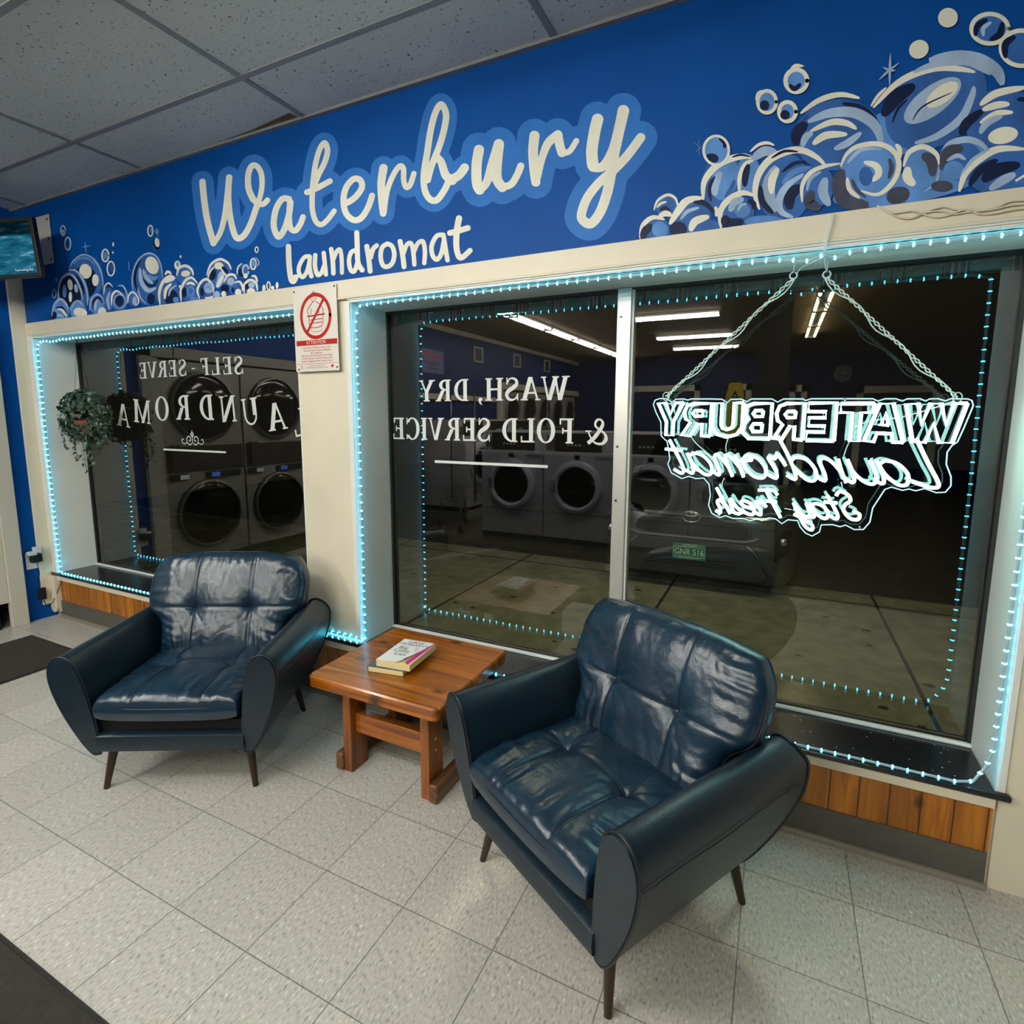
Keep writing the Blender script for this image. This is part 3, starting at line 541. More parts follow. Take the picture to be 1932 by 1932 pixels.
paint('painted_bubbles_right', [
 (E, S_, 'b', 850, 760, 260, 190), (E, S_, 'b', 930, 1230, 620, 130, -9), (E, S_, 'b', 1750, 900, 330, 250),
 (E, S_, 'm', 1190, 520, 480, 330, -38), (E, S_, 'm', 1760, 660, 340, 270), (E, S_, 'm', 360, 780, 370, 300, -10),
 (S, S_, 'w', 60, [(660, 550), (830, 370), (1000, 270), (1200, 215), (1400, 225), (1520, 250)]), (S, S_, 'l', 120, [(1130, 150), (1350, 120), (1550, 150), (1700, 240), (1750, 360)]), (S, S_, 'l', 60, [(1000, 250), (1200, 180), (1450, 170), (1650, 270)]), (E, S_, 'l', 1160, 490, 290, 118, -37), (E, S_, 'w', 1240, 440, 160, 70, -37), (S, S_, 'n', 14, [(990, 660), (1080, 540), (1330, 420)]),
 (S, S_, 'm', 60, [(1060, 740), (1250, 640), (1400, 520), (1440, 380)]), (S, S_, 'l', 66, [(1010, 850), (1200, 790), (1400, 640), (1490, 460), (1510, 370)]), (S, S_, 'n', 120, [(740, 620), (850, 470), (1010, 360)]), (S, S_, 'n', 24, [(820, 680), (870, 560), (950, 480)]), (S, S_, 'w', 26, [(640, 540), (700, 450), (770, 380)]),
 (S, S_, 'w', 48, [(45, 600), (200, 490), (380, 440), (545, 470)]), (S, S_, 'n', 46, [(400, 515), (560, 550), (690, 650)]), (S, S_, 'l', 92, [(110, 670), (280, 600), (480, 590), (630, 660), (700, 750), (730, 870)]), (S, S_, 'w', 56, [(130, 750), (300, 675), (430, 680), (520, 730)]), (S, S_, 'w', 64, [(150, 860), (260, 785), (440, 775)]), (S, S_, 'n', 100, [(10, 870), (20, 760), (100, 680)]), (S, S_, 'n', 24, [(20, 700), (110, 620)]), (S, S_, 'l', 60, [(330, 900), (440, 850), (560, 760)]), (S, S_, 'l', 60, [(60, 880), (90, 800), (150, 760)]),
 (S, S_, 'n', 84, [(1400, 780), (1450, 680), (1590, 570)]), (S, S_, 'w', 64, [(1560, 530), (1700, 430), (1950, 378)]), (S, S_, 'w', 62, [(1580, 570), (1700, 530), (1810, 520)]), (S, S_, 'w', 50, [(1560, 680), (1700, 600), (1840, 590)]), (S, S_, 'l', 60, [(1560, 770), (1620, 680), (1750, 620)]), (E, S_, 'w', 1755, 785, 128, 70, -12), (E, S_, 'n', 1920, 480, 50, 20),
 (E, R_, 'm', 870, 500, 205, 290, 12), (E, R_, 'm', 310, 740, 122, 110), (E, R_, 'm', 190, 990, 150, 150), (E, R_, 'm', 560, 860, 200, 190), (E, R_, 'b', 1140, 430, 120, 210), (E, R_, 'm', 1500, 560, 280, 350), (E, R_, 'm', 1030, 800, 170, 160), (E, R_, 'b', 1300, 900, 200, 60), (E, R_, 'm', 700, 940, 160, 60),
 (E, R_, 'b', 900, 470, 130, 220, 15), (S, R_, 'l', 90, [(860, 400), (800, 520), (800, 640)]), (S, R_, 'n', 36, [(800, 440), (745, 560), (760, 700)]), (S, R_, 'm', 50, [(1000, 480), (960, 580), (900, 660)]), (S, R_, 'w', 72, [(680, 680), (690, 500), (800, 350), (930, 275), (1090, 240), (1170, 260)]), (S, R_, 'n', 24, [(970, 250), (1060, 226), (1160, 245)]),
 (S, R_, 'w', 46, [(1045, 620), (1050, 450), (1110, 320), (1190, 280)]), (S, R_, 'n', 70, [(1140, 320), (1110, 430), (1100, 550)]), (S, R_, 'l', 100, [(1180, 270), (1300, 190), (1430, 210)]), (S, R_, 'w', 34, [(1155, 195), (1240, 125), (1330, 105), (1400, 130)]),
 (S, R_, 'w', 74, [(1250, 780), (1205, 620), (1240, 430), (1350, 280), (1520, 195), (1680, 180), (1830, 250), (1925, 340)]), (S, R_, 'n', 30, [(1370, 260), (1500, 190), (1640, 195)]), (S, R_, 'l', 130, [(1420, 340), (1350, 500), (1350, 660), (1420, 800)]), (S, R_, 'w', 80, [(1440, 360), (1380, 480), (1370, 620)]), (S, R_, 'n', 66, [(1260, 540), (1280, 700), (1390, 820)]), (S, R_, 'n', 42, [(1480, 400), (1600, 315), (1720, 300)]), (S, R_, 'n', 120, [(1560, 780), (1560, 640), (1670, 540)]), (S, R_, 'l', 74, [(1590, 860), (1470, 800), (1450, 680), (1530, 540), (1700, 420)]), (S, R_, 'b', 60, [(1480, 520), (1600, 400), (1780, 350)]),
 (S, R_, 'w', 78, [(340, 930), (430, 790), (520, 690), (670, 660)]), (S, R_, 'n', 50, [(580, 705), (700, 720), (795, 810)]), (E, R_, 'n', 430, 980, 85, 80), (S, R_, 'w', 80, [(550, 1000), (600, 900), (740, 850)]), (S, R_, 'l', 40, [(450, 880), (520, 800), (640, 760)]), (S, R_, 'w', 44, [(800, 750), (820, 800), (810, 850)]),
 (S, R_, 'w', 64, [(860, 970), (855, 800), (940, 680), (1080, 612), (1200, 640)]), (S, R_, 'n', 110, [(900, 840), (930, 920), (1090, 900)]), (S, R_, 'l', 80, [(950, 800), (1000, 710), (1090, 670)]), (E, R_, 'b', 1075, 790, 80, 72), (S, R_, 'n', 56, [(1130, 690), (1190, 720), (1190, 780)]), (S, R_, 'l', 30, [(1030, 800), (1060, 740), (1120, 720)]),
 (S, R_, 'w', 30, [(180, 790), (220, 690), (320, 632), (400, 670), (425, 760)]), (S, R_, 'w', 26, [(210, 760), (250, 720), (310, 700)]), (S, R_, 'n', 42, [(240, 785), (300, 765), (350, 810)]), (S, R_, 'w', 48, [(40, 1075), (70, 940), (170, 860), (290, 880)]), (S, R_, 'n', 84, [(60, 1080), (100, 990), (170, 940)]), (S, R_, 'w', 60, [(230, 850), (300, 820), (360, 840)]), (E, R_, 'b', 240, 980, 80, 80),
 (E, S_, 'm', 190, 1210, 140, 175), (S, S_, 'w', 38, [(60, 1350), (60, 1210), (130, 1100), (250, 1045), (385, 1022)]), (S, S_, 'l', 86, [(260, 1140), (235, 1260), (290, 1380)]), (S, S_, 'g', 100, [(150, 1250), (120, 1350), (220, 1400)]), (S, S_, 'l', 30, [(100, 1250), (130, 1150), (220, 1090)]),
 (E, S_, 'b', 625, 1090, 245, 225), (S, S_, 'g', 130, [(400, 1070), (370, 1200), (430, 1340), (620, 1370)]), (S, S_, 'w', 46, [(385, 1050), (430, 950), (520, 880), (680, 855), (810, 900), (875, 1010), (850, 1140), (770, 1240), (680, 1285), (550, 1250)]), (S, S_, 'w', 40, [(440, 1140), (460, 1240), (545, 1315)]), (S, S_, 'g', 34, [(480, 1150), (520, 1240), (600, 1310)]), (S, S_, 'w', 62, [(580, 1010), (680, 1040), (705, 1110), (650, 1170)]), (E, S_, 'm', 598, 1130, 58, 82), (S, S_, 'g', 44, [(795, 980), (815, 1060), (790, 1150)]), (S, S_, 'l', 34, [(440, 1020), (560, 905), (730, 900)]), (S, S_, 'w', 44, [(850, 860), (880, 900), (885, 980)]),
 (E, S_, 'b', 1070, 1060, 150, 175), (S, S_, 'w', 46, [(915, 1050), (960, 930), (1080, 880), (1190, 940), (1215, 1030)]), (S, S_, 'g', 96, [(1070, 950), (1150, 1000), (1160, 1130)]), (S, S_, 'w', 84, [(955, 1050), (950, 1140), (1010, 1205)]), (S, S_, 'l', 20, [(1215, 1050), (1190, 1180), (1090, 1260)]),
 (E, S_, 'm', 1400, 1000, 180, 170), (S, S_, 'l', 56, [(1230, 960), (1300, 860), (1440, 820), (1560, 850), (1640, 930)]), (S, S_, 'g', 100, [(1250, 1080), (1290, 930), (1420, 890)]), (S, S_, 'l', 38, [(1280, 1000), (1370, 955), (1440, 990)]), (E, S_, 'b', 1340, 1080, 90, 80),
 (E, S_, 'm', 1760, 1080, 310, 190, -15), (S, S_, 'w', 66, [(1385, 1260), (1440, 1100), (1560, 980), (1720, 900), (1945, 900)]), (S, S_, 'l', 30, [(1400, 1120), (1500, 990), (1640, 900)]), (S, S_, 'n', 70, [(1470, 1210), (1560, 1080), (1710, 990)]), (S, S_, 'n', 110, [(1580, 1170), (1700, 1080), (1900, 1030)]), (S, S_, 'l', 76, [(1640, 1240), (1760, 1160), (1860, 1110)]), (S, S_, 'w', 70, [(1860, 1170), (1940, 1120)]),
 (E, S_, 'g', 868, 1290, 100, 70, -20), (E, S_, 'g', 1240, 1212, 92, 46), 
 (E, S_, 'w', 1045, 58, 86, 76, -35), (L, S_, 'l', 22, [(805, 90), (800, 230), (797, 375)]), (L, S_, 'l', 20, [(705, 320), (790, 240), (884, 168)]), (L, S_, 'l', 22, [(738, 208), (800, 235), (850, 235)]), (E, S_, 'l', 803, 235, 28, 12),
 (E, T_, 'w', 1553, 88, 50, 48, -35), (E, T_, 'm', 1762, 143, 92, 76, -20), (O, T_, 'w', 1762, 143, 92, 74, 22), (S, T_, 'n', 30, [(1690, 180), (1700, 130), (1750, 95)]), (S, T_, 'n', 34, [(1760, 200), (1810, 170), (1825, 110)]), (S, T_, 'l', 22, [(1730, 180), (1730, 140), (1770, 110)]),
 (E, T_, 'm', 1920, 240, 105, 90, -25), (O, T_, 'w', 1920, 240, 104, 88, 22), (S, T_, 'n', 36, [(1840, 290), (1840, 220), (1890, 180)]), (E, T_, 'b', 798, 402, 56, 58, -20), (O, T_, 'w', 798, 402, 54, 56, 22), (S, T_, 'n', 26, [(762, 420), (790, 442), (820, 415)]), (L, T_, 'w', 20, [(765, 352), (795, 328), (838, 330)]),
 (E, T_, 'b', 652, 507, 46, 54, -20), (O, T_, 'w', 652, 507, 46, 55, 18), (E, T_, 'n', 640, 525, 24, 26), (L, T_, 'w', 14, [(595, 500), (610, 462), (650, 448)]), (E, T_, 'b', 754, 556, 44, 50, -30), (O, T_, 'w', 754, 556, 42, 48, 20), (E, T_, 'n', 742, 572, 24, 24),
 (E, R_, 'b', 812, 178, 128, 145, 15), (E, R_, 'n', 770, 260, 68, 48, 10), (S, R_, 'n', 44, [(840, 60), (895, 100), (895, 160)]), (O, R_, 'w', 812, 180, 128, 146, 26),
 (L, R_, 'l', 16, [(633, 70), (640, 240)]), (L, R_, 'l', 16, [(578, 92), (685, 188)]), (L, R_, 'l', 16, [(605, 198), (685, 118)])])

# ------------------------------------------------------------------ vinyl lettering on the glass (reads from outside)
def glyph(ch):
    """list of polygons (u,v) for a slab serif capital, height 1, and its width"""
    T, t, sx, sh = .19, .088, .075, .058
    P = []
    def rect(x0, x1, y0, y1): P.append([(x0, y0), (x1, y0), (x1, y1), (x0, y1)])
    def ser(x, w, top=True, bot=True, k=1.0):
        if bot: rect(x - sx * k, x + w + sx * k, 0, sh)
        if top: rect(x - sx * k, x + w + sx * k, 1 - sh, 1)
    def stem(x, w=T, top=True, bot=True): rect(x, x + w, 0, 1); ser(x, w, top, bot)
    def diag(xb, xt, w, y0=0., y1=1.): P.append([(xb, y0), (xb + w, y0), (xt + w, y1), (xt, y1)])
    def arc(cx, cy_, rx, ry, ix, iy, a0, a1, n=22, off=0):
        for k in range(n):
            q0 = math.radians(a0 + (a1 - a0) * k / n); q1 = math.radians(a0 + (a1 - a0) * (k + 1) / n)
            P.append([(cx + rx * math.cos(q0), cy_ + ry * math.sin(q0)), (cx + rx * math.cos(q1), cy_ + ry * math.sin(q1)), (cx + off + ix * math.cos(q1), cy_ + iy * math.sin(q1)), (cx + off + ix * math.cos(q0), cy_ + iy * math.sin(q0))])
    if ch in 'ELF':
        stem(.08)
        if ch != 'L': rect(.08, .62, 1 - t * .8, 1); rect(.55, .62, .76, 1); rect(.08, .50, .47, .47 + t * .8); rect(.44, .50, .38, .62)
        if ch != 'F': rect(.08, .66, 0, t * .8); rect(.60, .66, 0, .26)
        return P, .72
    if ch == 'D': stem(.08); arc(.25, .5, .50, .5, .32, .5 - t * .8, -90, 90); rect(.2, .27, 0, t * .8); rect(.2, .27, 1 - t * .8, 1); return P, .83
    if ch == 'R': stem(.08); arc(.28, .745, .36, .255, .19, .255 - t * .8, -90, 90); rect(.2, .3, 1 - t * .8, 1); rect(.2, .3, .49, .49 + t * .8); diag(.60, .34, T, 0, .50); rect(.55, .84, 0, sh); return P, .82
    if ch in 'OC':
        if ch == 'O': arc(.42, .5, .42, .515, .235, .515 - t * .7, 0, 360, 40); return P, .84
        arc(.42, .5, .42, .515, .235, .515 - t * .7, 38, 322, 34); rect(.69, .75, .70, 1.0); rect(.70, .76, .02, .24); return P, .80
    if ch == 'U': rect(.10, .10 + T, .35, 1); rect(.66, .66 + t, .35, 1); ser(.10, T, bot=False); ser(.66, t, bot=False); arc(.417, .36, .317, .375, .24, .30, 180, 360); return P, .84
    if ch == 'N': rect(.10, .10 + t, 0, 1); rect(.70, .70 + t, 0, 1); diag(.62, .06, T * 1.0); ser(.10, t, True, True); ser(.70, t, True, False); return P, .88
    if ch == 'H': stem(.08); stem(.62); rect(.2, .65, .46, .46 + t); return P, .90
    if ch == 'I': stem(.08); return P, .34
    if ch == 'T': stem(.34, top=False); rect(.03, .82, 1 - t * .8, 1); rect(.03, .09, .74, 1); rect(.76, .82, .74, 1); return P, .86
    if ch == 'M': rect(.10, .10 + t, 0, 1); rect(.86, .86 + T, 0, 1); diag(.45, .08, T * .95); diag(.46, .86, t, 0, 1); ser(.10, t); ser(.86, T); return P, 1.08
    if ch in 'VWYA':
        if ch == 'V': diag(.33, .03, T); diag(.42, .68, t); ser(.03, T, bot=False); ser(.68, t, bot=False); return P, .80
        if ch == 'W': diag(.28, .03, T); diag(.36, .55, t); diag(.76, .47, T); diag(.85, 1.08, t); ser(.03, T, bot=False); ser(.50, T * .8, bot=False); ser(1.08, t, bot=False); return P, 1.2
        if ch == 'Y': rect(.33, .33 + T, 0, .45); diag(.33, .03, T, .44, 1); diag(.42, .68, t, .44, 1); ser(.03, T, bot=False); ser(.68, t, bot=False); ser(.33, T, top=False); return P, .80
        diag(.04, .36, t); diag(.62, .33, T * 1.05); rect(.17, .66, .28, .28 + t * .9); ser(.04, t, top=False); ser(.62, T, top=False); return P, .86
    def strokes(pts, w):
        Q = smooth_path(pts, 6); n = len(Q)
        L_, R_2 = [], []
        for i, (u, v) in enumerate(Q):
            a = Q[max(0, i - 1)]; b = Q[min(n - 1, i + 1)]; du, dv = b[0] - a[0], b[1] - a[1]; l = math.hypot(du, dv) or 1
            k = i / (n - 1) * (len(w) - 1); j = min(int(k), len(w) - 2); r = (w[j] + (w[j + 1] - w[j]) * (k - j)) / 2
            L_.append((u - dv / l * r, v + du / l * r)); R_2.append((u + dv / l * r, v - du / l * r))
        for i in range(n - 1): P.append([L_[i], L_[i + 1], R_2[i + 1], R_2[i]])
    if ch == 'S': strokes([(.58, .76), (.48, .93), (.32, .97), (.15, .88), (.13, .70), (.30, .55), (.50, .43), (.60, .25), (.50, .07), (.32, .03), (.15, .10), (.06, .26)], (.07, .06, .13, .19, .18, .13, .07, .07)); rect(.56, .61, .70, 1.0); rect(.04, .09, 0, .30); return P, .68
    if ch == '&': strokes([(.86, .50), (.70, .18), (.50, .03), (.25, .03), (.10, .20), (.16, .42), (.40, .58), (.56, .74), (.50, .93), (.34, .96), (.24, .80), (.36, .55), (.62, .22), (.86, .03)], (.06, .06, .10, .16, .08, .08, .10, .07, .14, .16, .15)); rect(.72, .98, .48, .53); return P, 1.0
    if ch == ',': strokes([(.12, .10), (.18, .04), (.14, -.10), (.05, -.18)], (.14, .12, .08, .03)); disk_p = [(.11 + .075 * math.cos(q), .07 + .075 * math.sin(q)) for q in [2 * PI * k / 14 for k in range(14)]]; P.append(disk_p); return P, .26
    if ch == '-': rect(.04, .34, .38, .46); return P, .38
    return P, .35
def put_glyph(mb, ch, xc, zb, h, rot=0, sx=1.0, y=GY - .0012):
    P, w = glyph(ch); c, s_ = math.cos(rot), math.sin(rot)
    for k, poly in enumerate(P):
        yy = y - k * 2.5e-5
        mb.add([(xc - ((u - w / 2) * h * sx * c - (v) * h * s_), yy, zb + ((u - w / 2) * h * sx * s_ + v * h * c)) for u, v in poly], [tuple(range(len(poly)))])
def put_line(mb, s, x_from, x_to, zb, h, sp=.10, space=.40):
    ws = [glyph(c)[1] + sp if c != ' ' else space for c in s]; tot = sum(ws) - sp; k = (x_from - x_to) / tot; x = x_from
    for c, w in zip(s, ws):
        if c != ' ': put_glyph(mb, c, x - (w - sp) * k / 2, zb, h, sx=k / h)
        x -= w * k
mb = MB()
put_line(mb, 'WASH, DRY', -.225, -1.012, 1.538, .104); put_line(mb, '& FOLD SERVICE', -.040, -1.190, 1.347, .110)
mb.box(-.930, -.318, GY - .002, GY - .0008, 1.233, 1.246)
v_ = mb.build('vinyl_lettering', vinyl, win2); v_['label'] = 'white mirrored lettering WASH, DRY & FOLD SERVICE'
mb = MB()
for i, ch in enumerate('SELF-SERVE'):
    k = (i - 4.5) / 4.5; put_glyph(mb, ch, -2.797 - k * .475, 1.716 - .004 * k * k, .104, rot=.02 * k, sx=1.12)
for ch, x_, zb, rt in (('L', -1.830, 1.352, .17), ('A', -2.020, 1.382, .13), ('U', -2.241, 1.411, .09), ('N', -2.440, 1.427, .05), ('D', -2.650, 1.436, .02), ('R', -2.880, 1.437, 0), ('O', -3.100, 1.430, -.04), ('M', -3.320, 1.412, -.08), ('A', -3.550, 1.386, -.12), ('T', -3.760, 1.352, -.17)):
    put_glyph(mb, ch, x_, zb, .158, rot=-rt, sx=1.08)
mb.box(-3.115, -2.490, GY - .002, GY - .0008, 1.231, 1.243)
fo = lambda u, v: (-2.805 - u, GY - .0014, 1.31 + v)
for sg in (1, -1):
    ribbon(mb, [(sg * .008, -.025), (sg * .03, -.034), (sg * .055, -.018), (sg * .055, .008), (sg * .035, .020), (sg * .018, .008), (sg * .024, -.010), (sg * .036, -.006)], .006, fo)
    ribbon(mb, [(sg * .055, -.018), (sg * .085, -.030), (sg * .108, -.016), (sg * .100, .002), (sg * .088, -.004)], .005, fo)
    ribbon(mb, [(sg * .006, .020), (sg * .014, .032), (0, .05)], .006, fo)
ribbon(mb, [(0, -.02), (0, .02), (0, .058)], .006, fo, sm=False)
v_ = mb.build('vinyl_lettering', vinyl, win1); v_['label'] = 'white mirrored lettering SELF-SERVE LAUNDROMAT with a scroll'

# ------------------------------------------------------------------ rope lights
def rope(name, label, paths, spacing, group):
    t = thing(name, label, 'light rope', paths[0][0], group=group); org = Vector(paths[0][0])
    mb = MB(); pts = []
    for p in paths:
        p = [Vector(q) - org for q in p]; mb.tube(p, .0048, 6)
        acc = 0.0
        for a, b in zip(p[:-1], p[1:]):
            l = (b - a).length; d = (b - a).normalized(); s_ = spacing - acc if acc else 0.0
            while s_ <= l: pts.append(a + d * s_); s_ += spacing
            acc = l - (s_ - spacing)
    mb.build('clear_tube', ropem, t, smooth='all')
    near = sorted(range(len(pts)), key=lambda i: (pts[i] + org - CP).length)
    first = None
    for i in near[:100]:
        if first is None:
            first = MB().octa((0, 0, 0), .0076).build('led_bulb', ledm, t, smooth='all'); first.location = pts[i]
        else: c = first.copy(); COL.objects.link(c); c.parent = t; c.location = pts[i]
    if len(pts) > 100:
        m2 = MB()
        for i in near[100:]: m2.octa(pts[i], .0076)
        m2.build('led_bulb', ledm, t, smooth='all')['kind'] = 'stuff'
    return t
yf = .006
wav = lambda x0, x1, z, n, amp, yy=yf: [(x0 + (x1 - x0) * k / n, yy, z + amp * math.sin(k * 1.9)) for k in range(n + 1)]
rope('light_rope', 'cyan light rope framing the left window and running below the pier', [
    [(-1.57, yf, 1.962)] + wav(-1.75, -3.55, 1.962, 10, .003) + wav(-3.62, -3.98, 1.958, 5, .006) + [(-4.012, yf, 1.93), (-4.018, .002, 1.2), (-4.015, .002, .36), (-4.0, -.012, ZS + .008), (-3.6, -.014, ZS + .006), (-1.56, -.014, ZS + .006)],
    [(-1.55, -.018, ZS + .006), (-1.20, -.018, ZS + .006)], [(-1.20, -.008, ZS + .022), (-1.55, -.008, ZS + .024)]], .0405, 'rope lights round the windows')
rope('light_rope', 'cyan light rope framing the large right window', [
    [(-1.188, -.001, .36), (-1.186, .002, 1.2), (-1.184, .004, 1.92), (-1.165, yf, 1.968)] + wav(-1.10, .55, 1.972, 8, .001) + [(.62, yf, 1.966), (.66, -.004, 1.955), (.70, .0, 1.968), (.74, .002, 1.958), (.79, yf, 1.972)] + wav(.85, 1.20, 1.972, 3, .001) +
    [(1.258, yf, 1.955), (1.268, .004, 1.2), (1.268, .004, .46), (1.255, .0, .40), (1.225, -.012, ZS + .018), (1.18, -.014, ZS + .006), (.2, -.014, ZS + .006), (-1.18, -.014, ZS + .006)]], .0405, 'rope lights round the windows')

# ------------------------------------------------------------------ hanging lit sign
YN = .205
LH = {}
BL = {
 'W': ([(0, 1), (.24, 1), (.35, .45), (.48, 1), (.69, 1), (.82, .45), (.92, 1), (1.16, 1), (.96, 0), (.72, 0), (.585, .5), (.45, 0), (.2, 0)], []),
 'A': ([(0, 0), (.33, 1), (.67, 1), (1, 0), (.74, 0), (.68, .22), (.32, .22), (.26, 0)], [[(.40, .44), (.60, .44), (.5, .76)]]),
 'T': ([(0, 1), (.9, 1), (.9, .76), (.57, .76), (.57, 0), (.33, 0), (.33, .76), (0, .76)], []),
 'E': ([(0, 0), (0, 1), (.7, 1), (.7, .77), (.25, .77), (.25, .61), (.66, .61), (.66, .39), (.25, .39), (.25, .23), (.7, .23), (.7, 0)], []),
 'R': ([(0, 0), (0, 1), (.52, 1), (.72, .93), (.8, .72), (.75, .52), (.60, .42), (.86, 0), (.60, 0), (.38, .38), (.25, .38), (.25, 0)], [[(.25, .78), (.48, .78), (.55, .70), (.48, .61), (.25, .61)]]),
 'B': ([(0, 0), (0, 1), (.52, 1), (.72, .92), (.75, .70), (.66, .55), (.78, .40), (.80, .18), (.62, 0)], [[(.25, .80), (.47, .80), (.52, .71), (.46, .63), (.25, .63)], [(.25, .42), (.5, .42), (.56, .31), (.5, .20), (.25, .20)]]),
 'U': ([(0, 1), (.25, 1), (.25, .36), (.30, .26), (.42, .22), (.54, .26), (.59, .36), (.59, 1), (.84, 1), (.84, .30), (.70, .08), (.42, 0), (.14, .08), (0, .30)], []),
 'Y': ([(0, 1), (.27, 1), (.43, .64), (.59, 1), (.86, 1), (.55, .42), (.55, 0), (.31, 0), (.31, .42)], [])}
sg = thing('hanging_sign', 'lit white neon sign on clear acrylic, mirrored WATERBURY Laundromat Stay Fresh, in the window', 'sign', (.67, YN, 1.28))
so = Vector((.67, YN, 1.28))
letters = [('W', 1702, 1824, 761, 834), ('A', 1629, 1711, 761, 833), ('T', 1581, 1649, 761, 832), ('E', 1521, 1579, 760, 831), ('R', 1458, 1519, 761, 829), ('B', 1400, 1457, 761, 827), ('U', 1343, 1403, 760, 824), ('R', 1286, 1343, 761, 822), ('Y', 1240, 1290, 760, 821)]
TR_ = .0058
mb = MB()
for ch, xa, xb, yt, yb in letters:
    pa = WY(YN, xb, yt); pb = WY(YN, xa, yb); wd_ = max(p[0] for p in BL[ch][0])
    for poly in [BL[ch][0]] + BL[ch][1]:
        q = [(pa.x + (pb.x - pa.x) * (u / wd_), YN - .007, pb.z + (pa.z - pb.z) * v) for u, v in poly]
        q = [(x_ , y_, z_) for x_, y_, z_ in q]; q2 = q + [q[0], q[1]]
        mb.tube([Vector(v) - so for v in q + [q[0]]], TR_, 8)
mb.build('neon_capitals', neonm, sg, smooth='all')
SCR = {
 'a': ([[(.85, .85), (.6, 1), (.25, .9), (.05, .5), (.2, .08), (.5, .05), (.8, .45), (.9, 1)], [(.9, 1), (.88, .4), (1.0, .05), (1.25, .2)]], 1.12),
 'u': ([[(0, 1), (0, .35), (.2, .02), (.5, .1), (.75, .5), (.78, 1)], [(.78, 1), (.78, .35), (.9, .03), (1.15, .2)]], 1.05),
 'n': ([[(.05, 1), (.1, .5), (.1, 0)], [(.1, .4), (.35, .9), (.6, 1), (.75, .8), (.75, .3), (.85, .03), (1.1, .2)]], 1.0),
 'd': ([[(.8, .85), (.55, 1), (.2, .9), (.03, .45), (.2, .05), (.5, .05), (.8, .5)], [(.95, 1.9), (.85, 1), (.85, .3), (.95, .03), (1.2, .2)]], 1.1),
 'r': ([[(0, .6), (.15, 1.1), (.3, .9), (.55, .95), (.45, .4), (.55, .03), (.85, .2)]], .8),
 'o': ([[(.6, 1), (.2, .9), (.03, .45), (.25, .03), (.65, .1), (.85, .6), (.6, 1), (.45, .8), (1.0, .75)]], .95),
 'm': ([[(.1, 1), (.1, 0)], [(.1, .4), (.35, .95), (.55, .85), (.55, 0)], [(.55, .4), (.8, .95), (1.0, .85), (1.0, .3), (1.1, .03), (1.3, .2)]], 1.22),
 't': ([[(.35, 1.6), (.2, .4), (.35, .02), (.65, .2)], [(-.05, 1.1), (.7, 1.15)]], .66),
 'L': ([[(.15, 1.95), (.1, 1), (.03, .15), (.3, 0), (.85, .2)]], .85),
 'S': ([[(.9, 1.6), (.6, 1.9), (.2, 1.7), (.2, 1.3), (.6, 1.0), (.8, .6), (.6, .1), (.2, .05), (0, .4), (.3, .6)]], 1.05),
 'y': ([[(0, 1), (0, .4), (.2, .05), (.5, .2), (.75, 1)], [(.75, 1), (.72, .2), (.6, -.6), (.3, -.85), (.15, -.5), (.6, -.05), (1.0, .2)]], 1.0),
 'F': ([[(0, 1.5), (.2, 1.85), (1.1, 1.8)], [(.6, 1.8), (.5, 1), (.35, -.1)], [(.2, 1.0), (.85, 1.05)]], 1.0),
 'e': ([[(.1, .5), (.6, .6), (.7, .9), (.45, 1), (.1, .8), (.03, .4), (.25, .03), (.6, .08), (.85, .3)]], .82),
 's': ([[(0, .1), (.35, .6), (.5, 1.1), (.62, .6), (.6, .15), (.35, .02), (.15, .12)], [(.6, .1), (.85, .25)]], .8),
 'h': ([[(.35, 1.9), (.1, 0)], [(.1, .4), (.4, .95), (.65, .85), (.65, .3), (.75, .03), (1, .2)]], 1.0)}
def script_line(mb, s, pR, pL, xh, slant):
    tot = sum(SCR[c][1] if c != ' ' else .55 for c in s); x = 0.0
    for c in s:
        if c == ' ': x += .55; continue
        for st in SCR[c][0]:
            q = smooth_path([(x + u, v) for u, v in st], 5) if len(st) > 2 else [(x + u, v) for u, v in st]
            out = []
            for u, v in q:
                t = u / tot; base = pR + (pL - pR) * t; k = (pR - pL).length / tot
                out.append(base + Vector((-(slant * v * xh), 0, v * xh)) - so)
            mb.tube(out, TR_ * .95, 7)
        x += SCR[c][1]
mb = MB(); script_line(mb, 'Laundromat', WY(YN - .007, 1776, 921), WY(YN - .007, 1274, 893), .083, .42); mb.build('neon_script', neonm, sg, smooth='all')
mb = MB(); script_line(mb, 'Stay Fresh', WY(YN - .007, 1626, 982), WY(YN - .007, 1352, 968), .052, .42); mb.build('neon_script', neonm, sg, smooth='all')
z1 = lambda u, v: (1220 + u * .1656, 730 + v * .1656); z2 = lambda u, v: (1520 + u * .176, 730 + v * .176)
